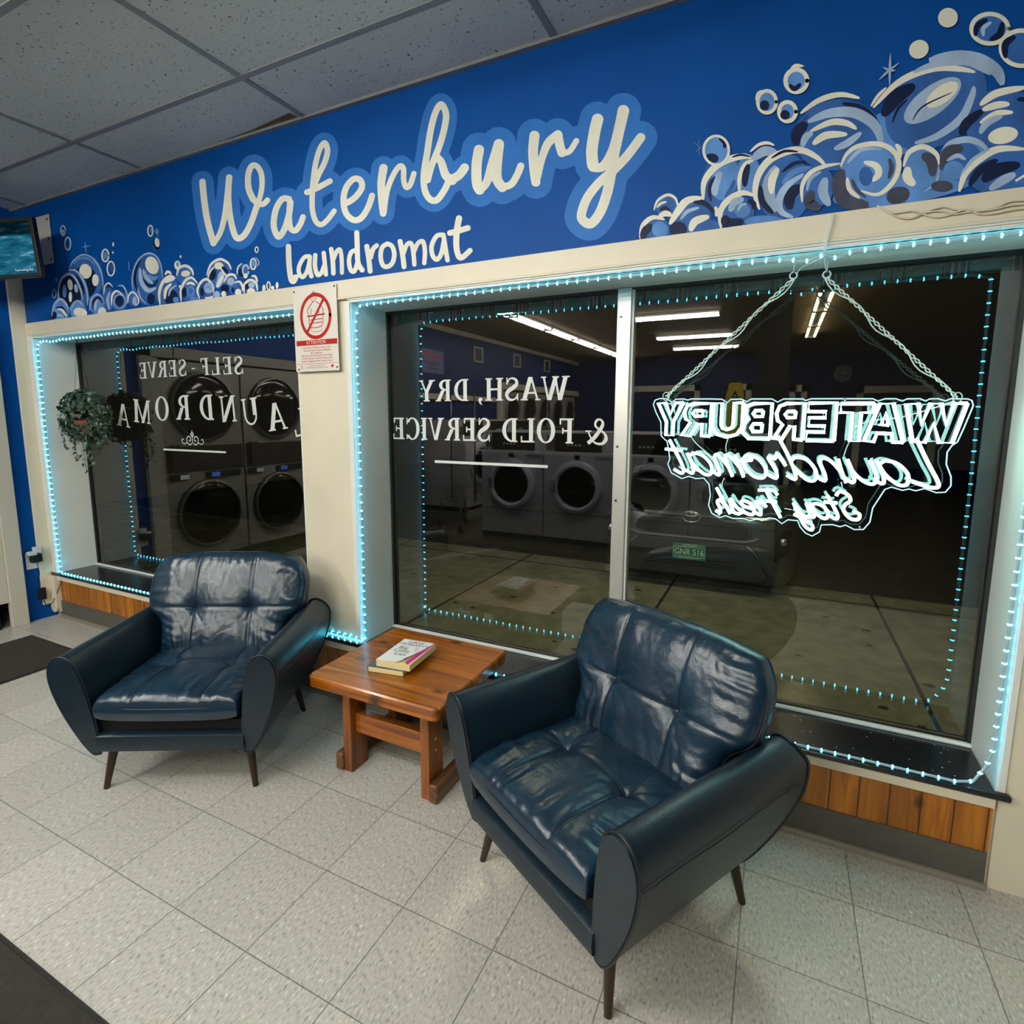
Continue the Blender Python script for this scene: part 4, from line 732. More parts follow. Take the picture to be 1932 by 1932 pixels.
ol = [z1(*p) for p in [(95, 150), (75, 200), (105, 290), (160, 400), (165, 560), (230, 620), (250, 720), (262, 820), (240, 880), (280, 980), (400, 1045), (480, 1020), (560, 1045), (650, 1040), (710, 1110), (725, 1230), (705, 1350), (740, 1440), (830, 1490), (900, 1468), (980, 1500), (1100, 1500), (1180, 1525), (1270, 1505), (1310, 1525), (1390, 1493), (1470, 1505), (1540, 1560), (1610, 1515), (1720, 1525), (1750, 1600)]] + \
     [z2(*p) for p in [(0, 1570), (70, 1600), (150, 1555), (168, 1480), (290, 1478), (370, 1500), (430, 1483), (520, 1530), (620, 1530), (690, 1450), (720, 1300), (850, 1100), (920, 1075), (1040, 1110), (1110, 1095), (1180, 1115), (1280, 1090), (1400, 1135), (1500, 1130), (1560, 1060), (1560, 960), (1510, 830), (1520, 700), (1570, 630), (1630, 590), (1690, 460), (1800, 200), (1785, 145), (1740, 128), (1560, 125), (1500, 150), (1420, 125), (1330, 128), (1290, 152), (1230, 126), (1090, 126), (1040, 152), (970, 126), (850, 126), (780, 152), (720, 126), (400, 125), (60, 126), (0, 145)]] + \
     [z1(*p) for p in [(1780, 136), (1560, 136), (1490, 172), (1430, 136), (1190, 136), (1140, 168), (1080, 138), (960, 140), (915, 180), (860, 140), (740, 136), (500, 136), (470, 150), (420, 136), (330, 140), (290, 175), (220, 132), (150, 132)]]
olw = [WY(YN, *p) for p in ol]
mb = MB(); mb.prism([(p.x, p.z) for p in olw], lambda u, v: Vector((u, YN, v)) - so, lambda u, v: Vector((u, YN + .005, v)) - so)
o = mb.build('acrylic_backing', acry, sg)
mb = MB(); mb.tube([p + Vector((0, .0025, 0)) - so for p in olw + [olw[0]]], .0022, 5); mb.build('lit_edge', edgem, sg, smooth='all')
wirem = mat('pale_wire', (.62, .68, .62), .4, emit=(.5, .8, .75), es=.04)
mb = MB()
for pts in ([z1(490, 540), z1(560, 640), z1(700, 760), z1(800, 850)], [z1(935, 570), z1(905, 660), z1(905, 740)], [z1(885, 1035), z1(860, 1100), z1(865, 1150)], [z2(480, 570), z2(440, 650), z2(400, 770)], [z2(380, 1020), z2(400, 1120)], [z2(1590, 150), z2(1350, 235), z2(1000, 330), z2(700, 365), z2(520, 435)], [z1(1570, 1385), z1(1650, 1400)]):
    mb.tube([WY(YN - .012, *p) - so for p in smooth_path(pts, 5)], .0018, 5)
mb.build('sign_wire', wirem, sg, smooth='all')
mb = MB()
for p in (z2(580, 1503), z1(825, 1462), z2(420, 135)): c = WY(YN - .004, *p) - so; mb.lathe([(.0045, 0), (.0045, -.006), (.003, -.009)], c, 'y', 12)
mb.build('sign_standoff', chrome, sg, smooth=True)
# hooks and twisted cords that carry it
for (hx, hy, cx_, cy2, lb) in ((1497, 520, 1257, 748, 'left'), (1560, 518, 1806, 750, 'right')):
    H = WY(.10, hx, hy); E_ = WY(YN - .020, cx_, cy2)
    t = thing('ceiling_hook', 'small white eye hook in the window head holding the %s cord' % lb, 'hook', H, group=None)
    top = Vector((H.x, H.y, ZO)); mb = MB(); mb.tube([(0, 0, ZO - H.z + .01), (0, 0, .012)], .0022, 8)
    mb.tube([(.011 * math.cos(q), 0, .011 * math.sin(q)) for q in [PI / 2 + 2 * PI * k / 16 for k in range(16)]], .0026, 6); mb.build('eye', whitepl, t, smooth='all')
    c = thing('twisted_rope', 'twisted pale cord running from its hook to the %s end of the lit sign' % lb, 'rope', H)
    A = Vector((0, 0, -.010)); B = E_ - H; d = (B - A).normalized(); u = d.cross(Vector((0, 1, 0))).normalized(); w = d.cross(u)
    mb = MB(); n = 90; r_ = .0045
    mb.tube([A + (B - A) * (k / n) + (u * math.cos(k * .9) + w * math.sin(k * .9)) * r_ for k in range(n + 1)], .0022, 5)
    mb.tube([A + (B - A) * (k / n) + (u * math.cos(k * .9 + PI) + w * math.sin(k * .9 + PI)) * r_ for k in range(n + 1)], .0022, 5)
    mb.build('chain_strand', wirem, c, smooth='all')
    mb = MB(); mb.tube([A + (B - A) * (k / 24) + u * (.010 * math.sin(k * .8) + .006) * (1 if lb == 'left' else -1) - Vector((0, .006, 0)) for k in range(25)], .0022, 5); mb.build('power_lead', wirem, c, smooth='all')
    mb = MB(); mb.tube([B + Vector((.012 * math.cos(q), -.004, .016 * math.sin(q))) for q in [2 * PI * k / 12 for k in range(13)]], .0018, 5); mb.build('loop', wirem, c, smooth='all')
# lead up to the ceiling of the recess and over the header
p = [WY(-.026, *q) for q in ((1569, 403), (1566, 425), (1560, 448), (1555, 472))] + [WY(-.012, 1554, 484), WY(.06, 1532, 495), WY(.10, 1512, 505), WY(.10, 1502, 518)]
o = p[0].copy(); mb = MB(); mb.tube([q - o for q in smooth_path([tuple(v) for v in p], 5) and [Vector(a) for a in smooth_path([tuple(v) for v in p], 5)]], .0018, 6)
mb.tube([q - o for q in [Vector(a) for a in smooth_path([tuple(v + Vector((.004, -.002, 0))) for v in p[:4]] + [tuple(WY(.05, 1556, 495)), tuple(WY(.1, 1560, 514))], 5)]], .0018, 6)
c = mb.build('sign_lead', wirem, smooth='all'); c.location = o; tag(c, 'thin pale double wire crossing the cream header above the lit sign', 'wire')
p = [(1655, 388), (1690, 408), (1720, 412), (1745, 402), (1775, 398), (1800, 404), (1825, 400), (1850, 398), (1880, 394), (1905, 388), (1945, 384), (1975, 380)]
q_ = [(1665, 392), (1685, 402), (1720, 398), (1742, 404), (1765, 410), (1790, 406), (1820, 396), (1850, 404), (1880, 402), (1910, 396), (1945, 392), (1975, 389)]
A0 = WY(-.02, 1655, 388); mb = MB()
for s_ in (p, q_, [(x_ + 3, y_ - 5 - 4 * math.sin(x_ * .05)) for x_, y_ in p[2:]]): mb.tube([Vector(a) - A0 for a in smooth_path([tuple(WY(-.019, *v)) for v in s_], 5)], .0026, 6)
c = mb.build('header_cable', mat('cream_cable', (.66, .61, .47), .4), smooth='all'); c.location = A0; tag(c, 'loosely twisted cream cable running along the header board', 'cable')

# ------------------------------------------------------------------ warning plate on the pier
red = mat('sign_red', (.42, .012, .005), .5, spec=.2); offw = mat('sign_plate', (.72, .68, .60), .35)
t = thing('warning_sign', 'white enamel warning plate with a red prohibition ring and ATTENTION band on the cream pier', 'sign', (-1.41, -.0205, 1.877), 0)
mb = MB(); mb.box(-.139, .139, -.003, 0, -.198, .198); mb.build('plate', offw, t, bevel=.0015)
f = lambda u, v: (u, -.0034, v)
mb = MB(); ribbon(mb, [(.004 + .092 * math.cos(q), .060 + .099 * math.sin(q)) for q in [2 * PI * k / 40 for k in range(41)]], .017, f, sm=False)
f = lambda u, v: (u, -.0037, v); ribbon(mb, [(-.05, -.008), (.055, .130)], .013, f, sm=False)
ln = lambda pts, w=.0034: ribbon(mb, pts, w, lambda u, v: (u, -.0040, v), sm=len(pts) > 3)
ln([(-.045 + .0, .062), (.060, .066)], .007)
ln([(-.038, .062), (-.030, .012), (.042, .014), (.050, .064)]); ln([(-.034, .044), (.046, .046)]); ln([(-.032, .028), (.044, .030)]); ln([(-.026, .012), (-.022, -.010), (.036, -.010), (.040, .012)], .002)
ln([(-.004 + .018 * math.cos(q), .148 + .020 * math.sin(q)) for q in [2 * PI * k / 16 for k in range(17)]], .002); ln([(-.025, .158), (.0, .176), (.018, .160)], .003); ln([(-.010, .142), (-.003, .138), (.005, .142)], .0016)
ln([(-.040, .070), (-.046, .092), (-.022, .115), (-.008, .128)]); ln([(.012, .126), (.040, .108), (.052, .088), (.054, .070)]); ln([(-.024, .072), (-.022, .096)]); ln([(.026, .072), (.028, .096)])
for x_ in (-.026, .036): ln([(x_ + .007 * math.cos(q), -.040 + .007 * math.sin(q)) for q in [2 * PI * k / 12 for k in range(13)]], .0018)
mb.add([(-.128, -.0036, -.074), (.134, -.0036, -.074), (.134, -.0036, -.050), (-.128, -.0036, -.050)], [(0, 1, 2, 3)])
mb.add([(-.128, -.0036, -.1620), (.134, -.0036, -.1620), (.134, -.0036, -.1605), (-.128, -.0036, -.1605)], [(0, 1, 2, 3)])
for s_, z_ in (('• Never Allow Children to Ride in Carts', -.086), ('• Place All Loads in Center of Baskets', -.099), ('All to Maximum', -.111), ('• Be Sure Casters Roll Free and Turn Easily', -.123), ('• Do Not Remove Carts From Store. Serial', -.136), ('Numbers Registered With Laundry Owner', -.149), ('LAUNDRY CARTS  SAFETY FIRST', -.172), ('FOR REPLACEMENT SIGNS CONTACT OFFICE', -.181)):
    text_into(mb, s_, .0125 if z_ > -.16 else .0075, lambda u, v, z_=z_: (u * .92, -.0039, v + z_))
disk(mb, .098, -.175, .008, .007, 0, lambda u, v: (u, -.0036, v)); ribbon(mb, [(-.10 + .006 * math.cos(q), -.177 + .006 * math.sin(q)) for q in [2 * PI * k / 12 for k in range(13)]], .002, lambda u, v: (u, -.0036, v), sm=False)
mb.build('red_print', red, t)
mb = MB(); text_into(mb, 'ATTENTION', .0225, lambda u, v: (u, -.0040, v - .0622)); mb.build('band_word', offw, t)
for x_, z_ in ((-.128, .182), (.128, .186), (-.118, -.186), (.128, -.182)): MB().lathe([(.0045, -.003), (.004, -.006)], (x_, 0, z_), 'y', 10).build('screw', mat('screw_dark', (.05, .05, .05), .4, .8), t)

# ------------------------------------------------------------------ awning outside
from mathutils import noise as NZ
t = thing('awning', 'striped teal awning valance hanging outside above the large window', 'awning', (-.9, .50, 1.97))
teal = mat('teal_canvas', (.10, .34, .28), .7, noise=.15, nscale=15); brs = mat('brown_stripe', (.10, .055, .04), .7); crs = mat('cream_stripe', (.45, .42, .34), .7)
mb = MB(); mb.box(-4.2, 4.2, .0, .003, 0, .10); mb.box(-4.2, 4.2, -.17, .003, .10, .106); mb.build('valance', teal, t)
mb = MB(); mb2 = MB()
x = -4.1
while x < 4.1:
    mb.box(x, x + .078, -.002, .0, 0, .10)
    for k in (.004, .024, .042, .066): mb2.box(x + k, x + k + (.004 if k in (.004, .066) else .009), -.0035, -.002, 0, .10)
    x += .191
mb.build('brown_stripes', brs, t); mb2.build('cream_stripes', crs, t)
mb = MB(); x = -2.1
while x < 2.9:
    mb.tube([(x - .006, -.006, .052), (x, -.006, .036), (x + .030, -.02, .070)], .0028, 5); x += .191 / 2
mb.build('lacing_hook', mat('white_hook', (.8, .8, .75), .4), t, smooth='all')

# ------------------------------------------------------------------ armchairs
def cush(name, parent, T, xf, outline, hd, seams_u, seam_v, tufts, crown, wr, seed, mtl, NU=130, NV=96, ex=.30):
    def relief(x, y, su, sv, h, z):
        for u0 in seams_u: z -= h * (.0055 * math.exp(-((x - u0) / .006) ** 2) - .0035 * (1 - math.exp(-((x - u0) / .035) ** 2)))
        z -= h * .0055 * math.exp(-((y - seam_v) / .006) ** 2)
        for (a, b) in tufts:
            r = math.hypot(x - a, y - b); an = math.atan2(y - b, x - a)
            z -= .020 * math.exp(-(r / .022) ** 1.4) + .012 * math.exp(-(r / .075) ** 2)
            z -= .0045 * math.exp(-(r / .06)) * max(0, NZ.noise(Vector((math.cos(an) * 3, math.sin(an) * 3, seed + a)))) * 2
        wob = 3 * NZ.noise(Vector((x * 5, y * 5, seed)))
        n1 = NZ.noise(Vector((x * 30 + wob, y * 4, seed))); n4 = NZ.noise(Vector((x * 4 + 7, y * 30 + wob, seed + 2))); n2 = NZ.noise(Vector((x * 6, y * 7, seed + 9)))
        n3 = NZ.noise(Vector((x * 60, y * 60, seed + 4))); n5 = abs(NZ.noise(Vector((x * 22 + wob, y * 15, seed + 6))))
        ef = math.exp(-((sv + .80) / .30) ** 2) + .5 * math.exp(-((sv - .85) / .25) ** 2); es = math.exp(-((abs(su) - .88) / .20) ** 2)
        return z + h * wr * (n1 * (.10 + ef) + n4 * es * 1.2 + n2 * .9 + n3 * .10 + .10 * min(n5 * 5, 1))
    def hgt(x, y):
        sv = y / hd; su = x / outline(sv)
        h = (max(0.0, (1 - abs(su) ** 7)) * max(0.0, (1 - abs(sv) ** 7))) ** ex
        return relief(x, y, su, sv, h, T / 2 * h * (1 + crown * (1 - su * su) * (1 - sv * sv)))
    """pillow built on a warped grid; outline(v)->half width; xf maps (x, y, h) to chair space"""
    vs = []; top = []; bot = []
    sg = lambda q: math.copysign(abs(q), q)
    for side in (1, -1):
        rows = []
        for j in range(NV + 1):
            tv = -1 + 2 * j / NV; sv = math.sin(PI / 2 * tv) * .55 + tv * .45
            row = []
            for i in range(NU + 1):
                tu = -1 + 2 * i / NU; su = math.sin(PI / 2 * tu) * .55 + tu * .45
                x = outline(sv) * su; y = hd * sv
                e = max(0.0, (1 - abs(su) ** 7)) * max(0.0, (1 - abs(sv) ** 7)); h = e ** ex
                z = T / 2 * h * (1 + crown * (1 - su * su) * (1 - sv * sv))
                if side > 0: z = relief(x, y, su, sv, h, z)
                else:
                    z *= .8
                row.append(xf(x, y, side * z))
            rows.append(row)
        (top if side > 0 else bot).extend(rows)
    mb = MB(); n = NU + 1
    for rows, fl in ((top, False), (bot, True)):
        vv = [p for r in rows for p in r]; ff = []
        for j in range(NV):
            for i in range(NU):
                q = (j * n + i, j * n + i + 1, (j + 1) * n + i + 1, (j + 1) * n + i); ff.append(q[::-1] if fl else q)
        mb.add(vv, ff)
    o = mb.build(name, mtl, parent, smooth='all')
    mb = MB()
    for u0 in seams_u: mb.tube([xf(u0 * (1 + .06 * (k / 30 - .5)), hd * (-.985 + 1.97 * k / 40), hgt(u0 * (1 + .06 * (k / 30 - .5)), hd * (-.985 + 1.97 * k / 40)) + .0004) for k in range(41)], .0012, 4)
    mb.tube([xf(outline(seam_v / hd) * (-.985 + 1.97 * k / 50), seam_v, hgt(outline(seam_v / hd) * (-.985 + 1.97 * k / 50), seam_v) + .0004) for k in range(51)], .0012, 4)
    mb.build('seam', piping, o, smooth='all')
    # welt round the edge
    ring = []
    for k in range(96):
        a = 2 * PI * k / 96; cu, sv = math.cos(a), math.sin(a); p = 5.5
        m_ = (abs(cu) ** p + abs(sv) ** p) ** (-1 / p); su, sv = cu * m_, sv * m_
        ring.append(xf(outline(sv) * su * 1.0, hd * sv * 1.0, T * .12))
    mb = MB(); mb.tube(ring + ring[:2], .0026, 6); mb.build('welt', piping, o, smooth='all')
    return o
def armchair(label, loc, deg, seed):
    t = thing('armchair', label, 'armchair', loc, math.radians(deg), 'matching navy leather armchairs')
    # arms: section in xz, swept along y
    sec = [(.272, .178), (.286, .166), (.304, .170), (.330, .205), (.362, .270), (.392, .345), (.413, .420), (.422, .480), (.418, .525), (.403, .556), (.380, .572), (.355, .572), (.332, .556), (.313, .522), (.300, .47), (.288, .40), (.278, .32), (.272, .25)]
    sec = smooth_path(sec, 3, closed=True); cx_, cz_ = .345, .40
    for sd in (1, -1):
        def yf_(z): k = max(0, min(1, (z - .17) / .4)); return -.322 - .030 * k
        def yb_(z):
            k = max(0, min(1, (z - .165) / .405)); tb = ((0, .240), (.3, .318), (.6, .362), (.85, .356), (1, .315))
            for (a, u), (b, v) in zip(tb[:-1], tb[1:]):
                if k <= b: q = (k - a) / (b - a); return u + (v - u) * q
            return .315
        ts = [0, .012, .04, .15, .3, .45, .6, .75, .88, .96, .988, 1]
        rings = []
        for q in ts:
            ins = .965 if q in (0, 1) else (.985 if q in (.012, .988) else 1.0)
            rings.append([(sd * (cx_ + (x_ - cx_) * ins), yf_(z_) + (yb_(z_) - yf_(z_)) * q + 0, cz_ + (z_ - cz_) * ins) for x_, z_ in sec])
        mb = MB(); mb.loft(rings, True, True); a = mb.build('arm', leather2, t, smooth=True)
        for q in (.012, .988):
            mb = MB(); r_ = [(sd * (cx_ + (x_ - cx_) * 1.0), yf_(z_) + (yb_(z_) - yf_(z_)) * q, cz_ + (z_ - cz_) * 1.0) for x_, z_ in sec]
            mb.tube(r_ + r_[:2], .0042, 6); mb.build('piping', piping, a, smooth='all')
        mb = MB(); fl = [(sd * .4255, -.33 + .62 * k / 10, .468 + .003 * math.sin(k)) for k in range(11)]; mb.tube(fl, .0016, 5); mb.build('seam', piping, a, smooth='all')
    # base rail and lining
    prof = [(-.318, .178), (-.330, .186), (-.334, .215), (-.330, .246), (-.318, .254), (-.27, .254), (-.27, .178)]
    mb = MB(); mb.loft([[(x_, y_, z_) for y_, z_ in prof] for x_ in (-.279, .279)]); mb.build('front_rail', leather2, t, smooth=True)
    mb = MB(); mb.box(-.279, .279, -.28, .27, .180, .240); mb.box(-.276, .276, -.295, .26, .240, .292); mb.build('seat_deck', deckm, t)
    # back shell
    prof = [(.215, .178), (.250, .178), (.372, .560), (.366, .600), (.340, .612), (.315, .600), (.26, .40)]
    mb = MB(); mb.loft([[(x_, y_, z_) for y_, z_ in prof] for x_ in (-.285, -.1, .1, .285)]); mb.build('back_shell', leather2, t, smooth=True)
    # seat cushion
    sx = lambda x, y, h: (x, y - .066 - .010 * (1 - (x / .27) ** 2) * max(0, -y / .28), .354 + h)
    c = cush('seat_cushion', t, .128, sx, lambda v: .268 + .005 * (1 - v * v), .280, (-.128, .128), .0, [(-.128, .0), (.128, .0)], .24, .0065, seed, leather, ex=.20)
    # back cushion: narrow foot between the arms, wide shoulders above them
    ang = math.radians(20.5); o0 = Vector((0, .205, .585)); N_ = Vector((0, -math.cos(ang), math.sin(ang))); V_ = Vector((0, math.sin(ang), math.cos(ang)))
    def ow(v):
        w = .278 + .082 / (1 + math.exp(-(v + .18) * 14)); return w * (1 - .13 * max(0, (v - .45) / .55) ** 2.4)
    def bx(x, y, h): p = o0 + V_ * y + N_ * h; return (x, p.y, p.z - .040 * (abs(x) / .36) ** 3.5 * max(0, y / .245))
    cush('back_cushion', t, .140, bx, ow, .245, (-.128, .128), -.015, [(-.128, -.015), (.128, -.015)], .26, .0085, seed + 3, leather, 140, 96)
    for sx_ in (1, -1):
        for sy in (1, -1):
            mb = MB(); mb.tube([(sx_ * .262, sy * .250, .182), (sx_ * .292, sy * .283, .0)], [.0185, .0105], 14); mb.build('leg', darkwood, t, smooth=True)
    return t
armchair('navy leather armchair with slanted arms standing left of the pine table', (-1.565, -.570, 0), 27.8, 1.0)
armchair('navy leather armchair with a creased seat standing right of the pine table, nearest the camera', (.212, -.505, 0), -29.3, 5.0)

# ------------------------------------------------------------------ side table
t = thing('side_table', 'pine side table with a thick worn top and sled feet between the two armchairs', 'table', (-.712, -.258, 0))
def rrect(hx, hy, r, n=5):
    out = []
    for sx_, sy, a0 in ((1, 1, 0), (-1, 1, 90), (-1, -1, 180), (1, -1, 270)):
        for k in range(n + 1): a = math.radians(a0 + 90 * k / n); out.append((sx_ * (hx - r) + r * math.cos(a), sy * (hy - r) + r * math.sin(a)))
    return out
P1, P2 = rrect(.309, .283, .028), rrect(.303, .277, .024)
mb = MB(); mb.loft([[(x_, y_, z_) for x_, y_ in P_] for P_, z_ in ((P2, .390), (P1, .395), (P1, .434), (P2, .440))]); mb.build('table_top', pine, t, smooth=True)
for sd in (1, -1):
    mb = MB(); mb.box(min(sd * .205, sd * .252), max(sd * .205, sd * .252), -.235, .235, .365, .397); mb.build('cleat', pineY, t, bevel=.004)
    for y0, y1 in ((-.195, -.095), (.095, .195)):
        mb = MB(); mb.box(min(sd * .172, sd * .212), max(sd * .172, sd * .212), y0, y1, 0, .397); mb.build('leg', pineY, t, bevel=.004)
    mb = MB(); mb.box(min(sd * .212, sd * .252), max(sd * .212, sd * .252), -.205, .205, 0, .078); f_ = mb.build('foot', pineB, t, bevel=.010)
    for z_ in (.185, .232):
        MB().lathe([(.0065, 0), (.0055, .002)], (sd * .2121, -.147, z_), 'x', 12).build('plug', mat('pale_plug', (.5, .32, .14), .5), t)
for y0 in (-.165, .125):
    mb = MB(); mb.box(-.172, .172, y0, y0 + .04, .165, .250); mb.build('stretcher', pine, t, bevel=.004)

# ------------------------------------------------------------------ books
page = mat('yellowed_pages', (.72, .58, .28), .8, noise=.1, nscale=60, stretch=(1, 1, 30))
t = thing('paperback_book', 'thick paperback with a dark patterned cover lying under the white one on the table', 'book', (-.757, -.292, .441), math.radians(9), 'paperbacks on the side table')
mb = MB(); mb.box(-.078, .078, -.108, .108, .001, .0215); mb.build('pages', page, t, bevel=.001)
dc = mat('dark_cover', (.06, .08, .09), .35, noise=.8, nscale=55)
mb = MB(); mb.box(-.080, .079, -.109, .109, .0215, .0225); mb.box(-.0805, -.0785, -.109, .109, .0005, .0225); mb.box(-.080, .079, -.109, .109, 0, .001); mb.build('cover', dc, t)
t = thing('paperback_book', 'white covered paperback with its corner curling, on top of the darker book', 'book', (-.728, -.275, .4640), math.radians(6), 'paperbacks on the side table')
mb = MB(); mb.box(-.072, .080, -.110, .110, .001, .0255); mb.build('pages', page, t, bevel=.001)
cw = mat('white_cover', (.80, .80, .82), .4)
def curl(u, v):   # cover lifts towards the near right corner
    k = max(0.0, (u + .02) / .10) * max(0.0, (.10 - v) / .21); return .0262 + .013 * k ** 1.6
n = 14; vs = [(-.074 + .146 * i / n - .030 * max(0, (i / n - .5) * 2) ** 2 * max(0, 1 - j / n) ** 1.2, -.111 + .222 * j / n + .028 * max(0, (i / n - .35) / .65) ** 2.2 * (1 - j / n) ** 2, curl(-.074 + .146 * i / n, -.111 + .222 * j / n)) for j in range(n + 1) for i in range(n + 1)]
mb = MB(); mb.add(vs, [(j * (n + 1) + i, j * (n + 1) + i + 1, (j + 1) * (n + 1) + i + 1, (j + 1) * (n + 1) + i) for j in range(n) for i in range(n)]); mb.box(-.0745, -.0725, -.111, .111, 0, .026); mb.box(-.074, .080, -.111, .111, 0, .001); cv = mb.build('cover', cw, t, smooth=True)
mb = MB(); mb.add([(.048, -.095, .0258), (.070, -.108, .0258), (.079, .108, .0258), (.066, .108, .0258)], [(0, 1, 2, 3)]); mb.build('magenta_flyleaf', mat('magenta', (.55, .02, .30), .35), t)
mb = MB(); ink = mat('cover_ink', (.03, .03, .035), .5)
for s_, y_, sz, x_ in (('LIANE', .088, .028, .0), ('MORIARTY', .063, .028, .0), ('Big', .026, .036, -.028), ('Little', -.004, .036, -.018), ('Lies', -.034, .036, -.008)):
    text_into(mb, s_, sz, lambda u, v, y_=y_, x_=x_: (u + x_, v + y_, curl(u + x_, v + y_) + .0006))
mb.build('title_lettering', ink, cv)
mb = MB()
for a_, b_ in ((.03, .02), (.038, .032), (.028, .038), (.04, .012)): mb.tube([(a_ + .006 * math.cos(q), b_ + .006 * math.sin(q), curl(a_, b_) + .001) for q in [2 * PI * k / 10 for k in range(11)]], .0005, 4)
mb.build('cover_drawing', mat('pink_ink', (.6, .2, .3), .5), cv)

# ------------------------------------------------------------------ floor mats
for nm, lb, x0, x1, y0, y1 in (('floor_mat', 'dark carpet mat with a black rubber edge in the near left corner', -3.0, -.45, -2.9, -1.448), ('floor_mat', 'dark brown mat on the floor in front of the left wall', -3.80, -3.13, -1.9, -.295)):
    t = thing(nm, lb, 'mat', ((x0 + x1) / 2, (y0 + y1) / 2, 0)); hx, hy = (x1 - x0) / 2, (y1 - y0) / 2
    mb = MB(); mb.box(-hx, hx, -hy, hy, .0005, .005); mb.build('rubber_edge', rubber, t, bevel=.002)
    mb = MB(); mb.box(-hx + .012, hx - .012, -hy + .012, hy - .012, .004, .010); mb.build('pile', matm, t, bevel=.003)

# ------------------------------------------------------------------ television and wall plate
p0 = WY(-.20, 78, 517); t = thing('television', 'small wall television showing blue sea waves in the upper left corner', 'television', (p0.x, p0.y, p0.z), math.atan2(.44, .90)); t.rotation_euler[1] = math.radians(-4)
mb = MB(); mb.box(-.60, 0, .0, .035, -.012, .330); mb.build('casing', blackm, t, bevel=.006)
m = bpy.data.materials.new('sea_screen'); m.use_nodes = True; nt = m.node_tree; nt.nodes.clear()
tc = _n(nt, 'ShaderNodeTexCoord'); mp = _n(nt, 'ShaderNodeMapping'); mp.inputs['Scale'].default_value = (5, 1, 22); mp.inputs['Rotation'].default_value = (0, -.25, 0); nt.links.new(tc.outputs['Object'], mp.inputs[0])
nz = _n(nt, 'ShaderNodeTexNoise'); nz.inputs['Scale'].default_value = 1.6; nz.inputs['Detail'].default_value = 6; nt.links.new(mp.outputs[0], nz.inputs['Vector'])
cr = _n(nt, 'ShaderNodeValToRGB'); e = cr.color_ramp.elements; e[0].position = .35; e[0].color = (.005, .06, .10, 1); e[1].position = .75; e[1].color = (.25, .50, .75, 1); q = e.new(.55); q.color = (.015, .14, .22, 1)
nt.links.new(nz.outputs[0], cr.inputs[0]); sep = _n(nt, 'ShaderNodeSeparateXYZ'); nt.links.new(tc.outputs['Object'], sep.inputs[0])
mr = _n(nt, 'ShaderNodeMapRange'); mr.inputs['From Min'].default_value = .222; mr.inputs['From Max'].default_value = .236; mr.inputs['To Min'].default_value = 1; mr.inputs['To Max'].default_value = .10; nt.links.new(sep.outputs[2], mr.inputs[0])
em = _n(nt, 'ShaderNodeEmission'); nt.links.new(cr.outputs[0], em.inputs[0]); nt.links.new(mr.outputs[0], em.inputs[1]); ou = _n(nt, 'ShaderNodeOutputMaterial'); nt.links.new(em.outputs[0], ou.inputs[0])
mb = MB(); mb.box(-.588, -.022, -.002, .0, .010, .305); sc_ = mb.build('screen', m, t)
mb = MB(); text_into(mb, 'Technology.Ext', .018, lambda u, v: (u - .095, -.003, v + .030)); mb.build('caption', emis('caption_white', (.8, .9, 1), .9), sc_)
mb = MB(); mb.box(-.42, -.18, .035, .06, .08, .26); mb.tube([(-.3, .05, .17), (-.3, .14, .17), (-.35, .17, .2)], .015, 8); mb.build('mounting_arm', blackm, t)
mb = MB(); mb.tube(smooth_path([(-.5, .04, .1), (-.52, .06, -.1), (-.5, .07, -.3), (-.515, .09, -.5)], 5), .004, 5); mb.build('cable', blackm, t, smooth='all')
t = thing('mounting_plate', 'grey steel mounting plate with three dark holes beside the television', 'plate', (-3.76, -.004, 2.59))
mb = MB(); mb.box(-.12, .095, -.004, 0, -.150, .150); mb.build('plate', mat('dull_steel', (.5, .48, .44), .5, .1), t, bevel=.002)
for z_ in (.12, 0, -.125): MB().lathe([(.009, -.0042), (.008, -.0048)], (.070, 0, z_), 'y', 14).build('hole', blackm, t)

# ------------------------------------------------------------------ outlet and plug on the left wall
t = thing('power_outlet', 'white wall outlet on the blue strip of the left wall', 'outlet', (XL, -.120, .435))
mb = MB(); mb.box(0, .006, -.038, .038, -.058, .058); mb.build('plate', whitepl, t, bevel=.003)
mb = MB(); mb.box(.006, .009, -.016, .016, .008, .036); mb.box(.006, .009, -.016, .016, -.036, -.008); mb.build('socket', whitepl, t, bevel=.002)
t = thing('plug_adapter', 'black and clear plug adapter stuck in the wall outlet', 'plug', (XL + .011, -.115, .465))
mb = MB(); mb.box(0, .050, -.028, .034, -.035, .022); mb.build('body', blackm, t, bevel=.006)
mb = MB(); mb.box(.005, .055, -.045, .005, .018, .045); mb.box(.01, .05, -.01, .034, .03, .075); mb.build('clear_plug', mat('clear_plastic', (.6, .63, .65), .1, spec=.8), t, bevel=.006)
mb = MB(); mb.tube(smooth_path([(.03, 0, -.03), (.035, .01, -.12), (.03, -.005, -.17), (.03, .01, -.195)], 5), .0022, 5); mb.build('lead', blackm, t, smooth='all')
t = thing('power_brick', 'small black power brick hanging on its cable below the outlet', 'power supply', (XL + .036, -.100, .195))
mb = MB(); mb.box(-.012, .014, -.022, .022, -.045, .040); mb.build('brick', blackm, t, bevel=.004)
mb = MB(); mb.tube(smooth_path([(0, 0, -.04), (.01, .02, -.10), (.03, .05, -.07), (.06, .085, .04), (.09, .095, .105), (.10, .10, .128)], 5), .0025, 5); mb.build('lead', blackm, t, smooth='all')

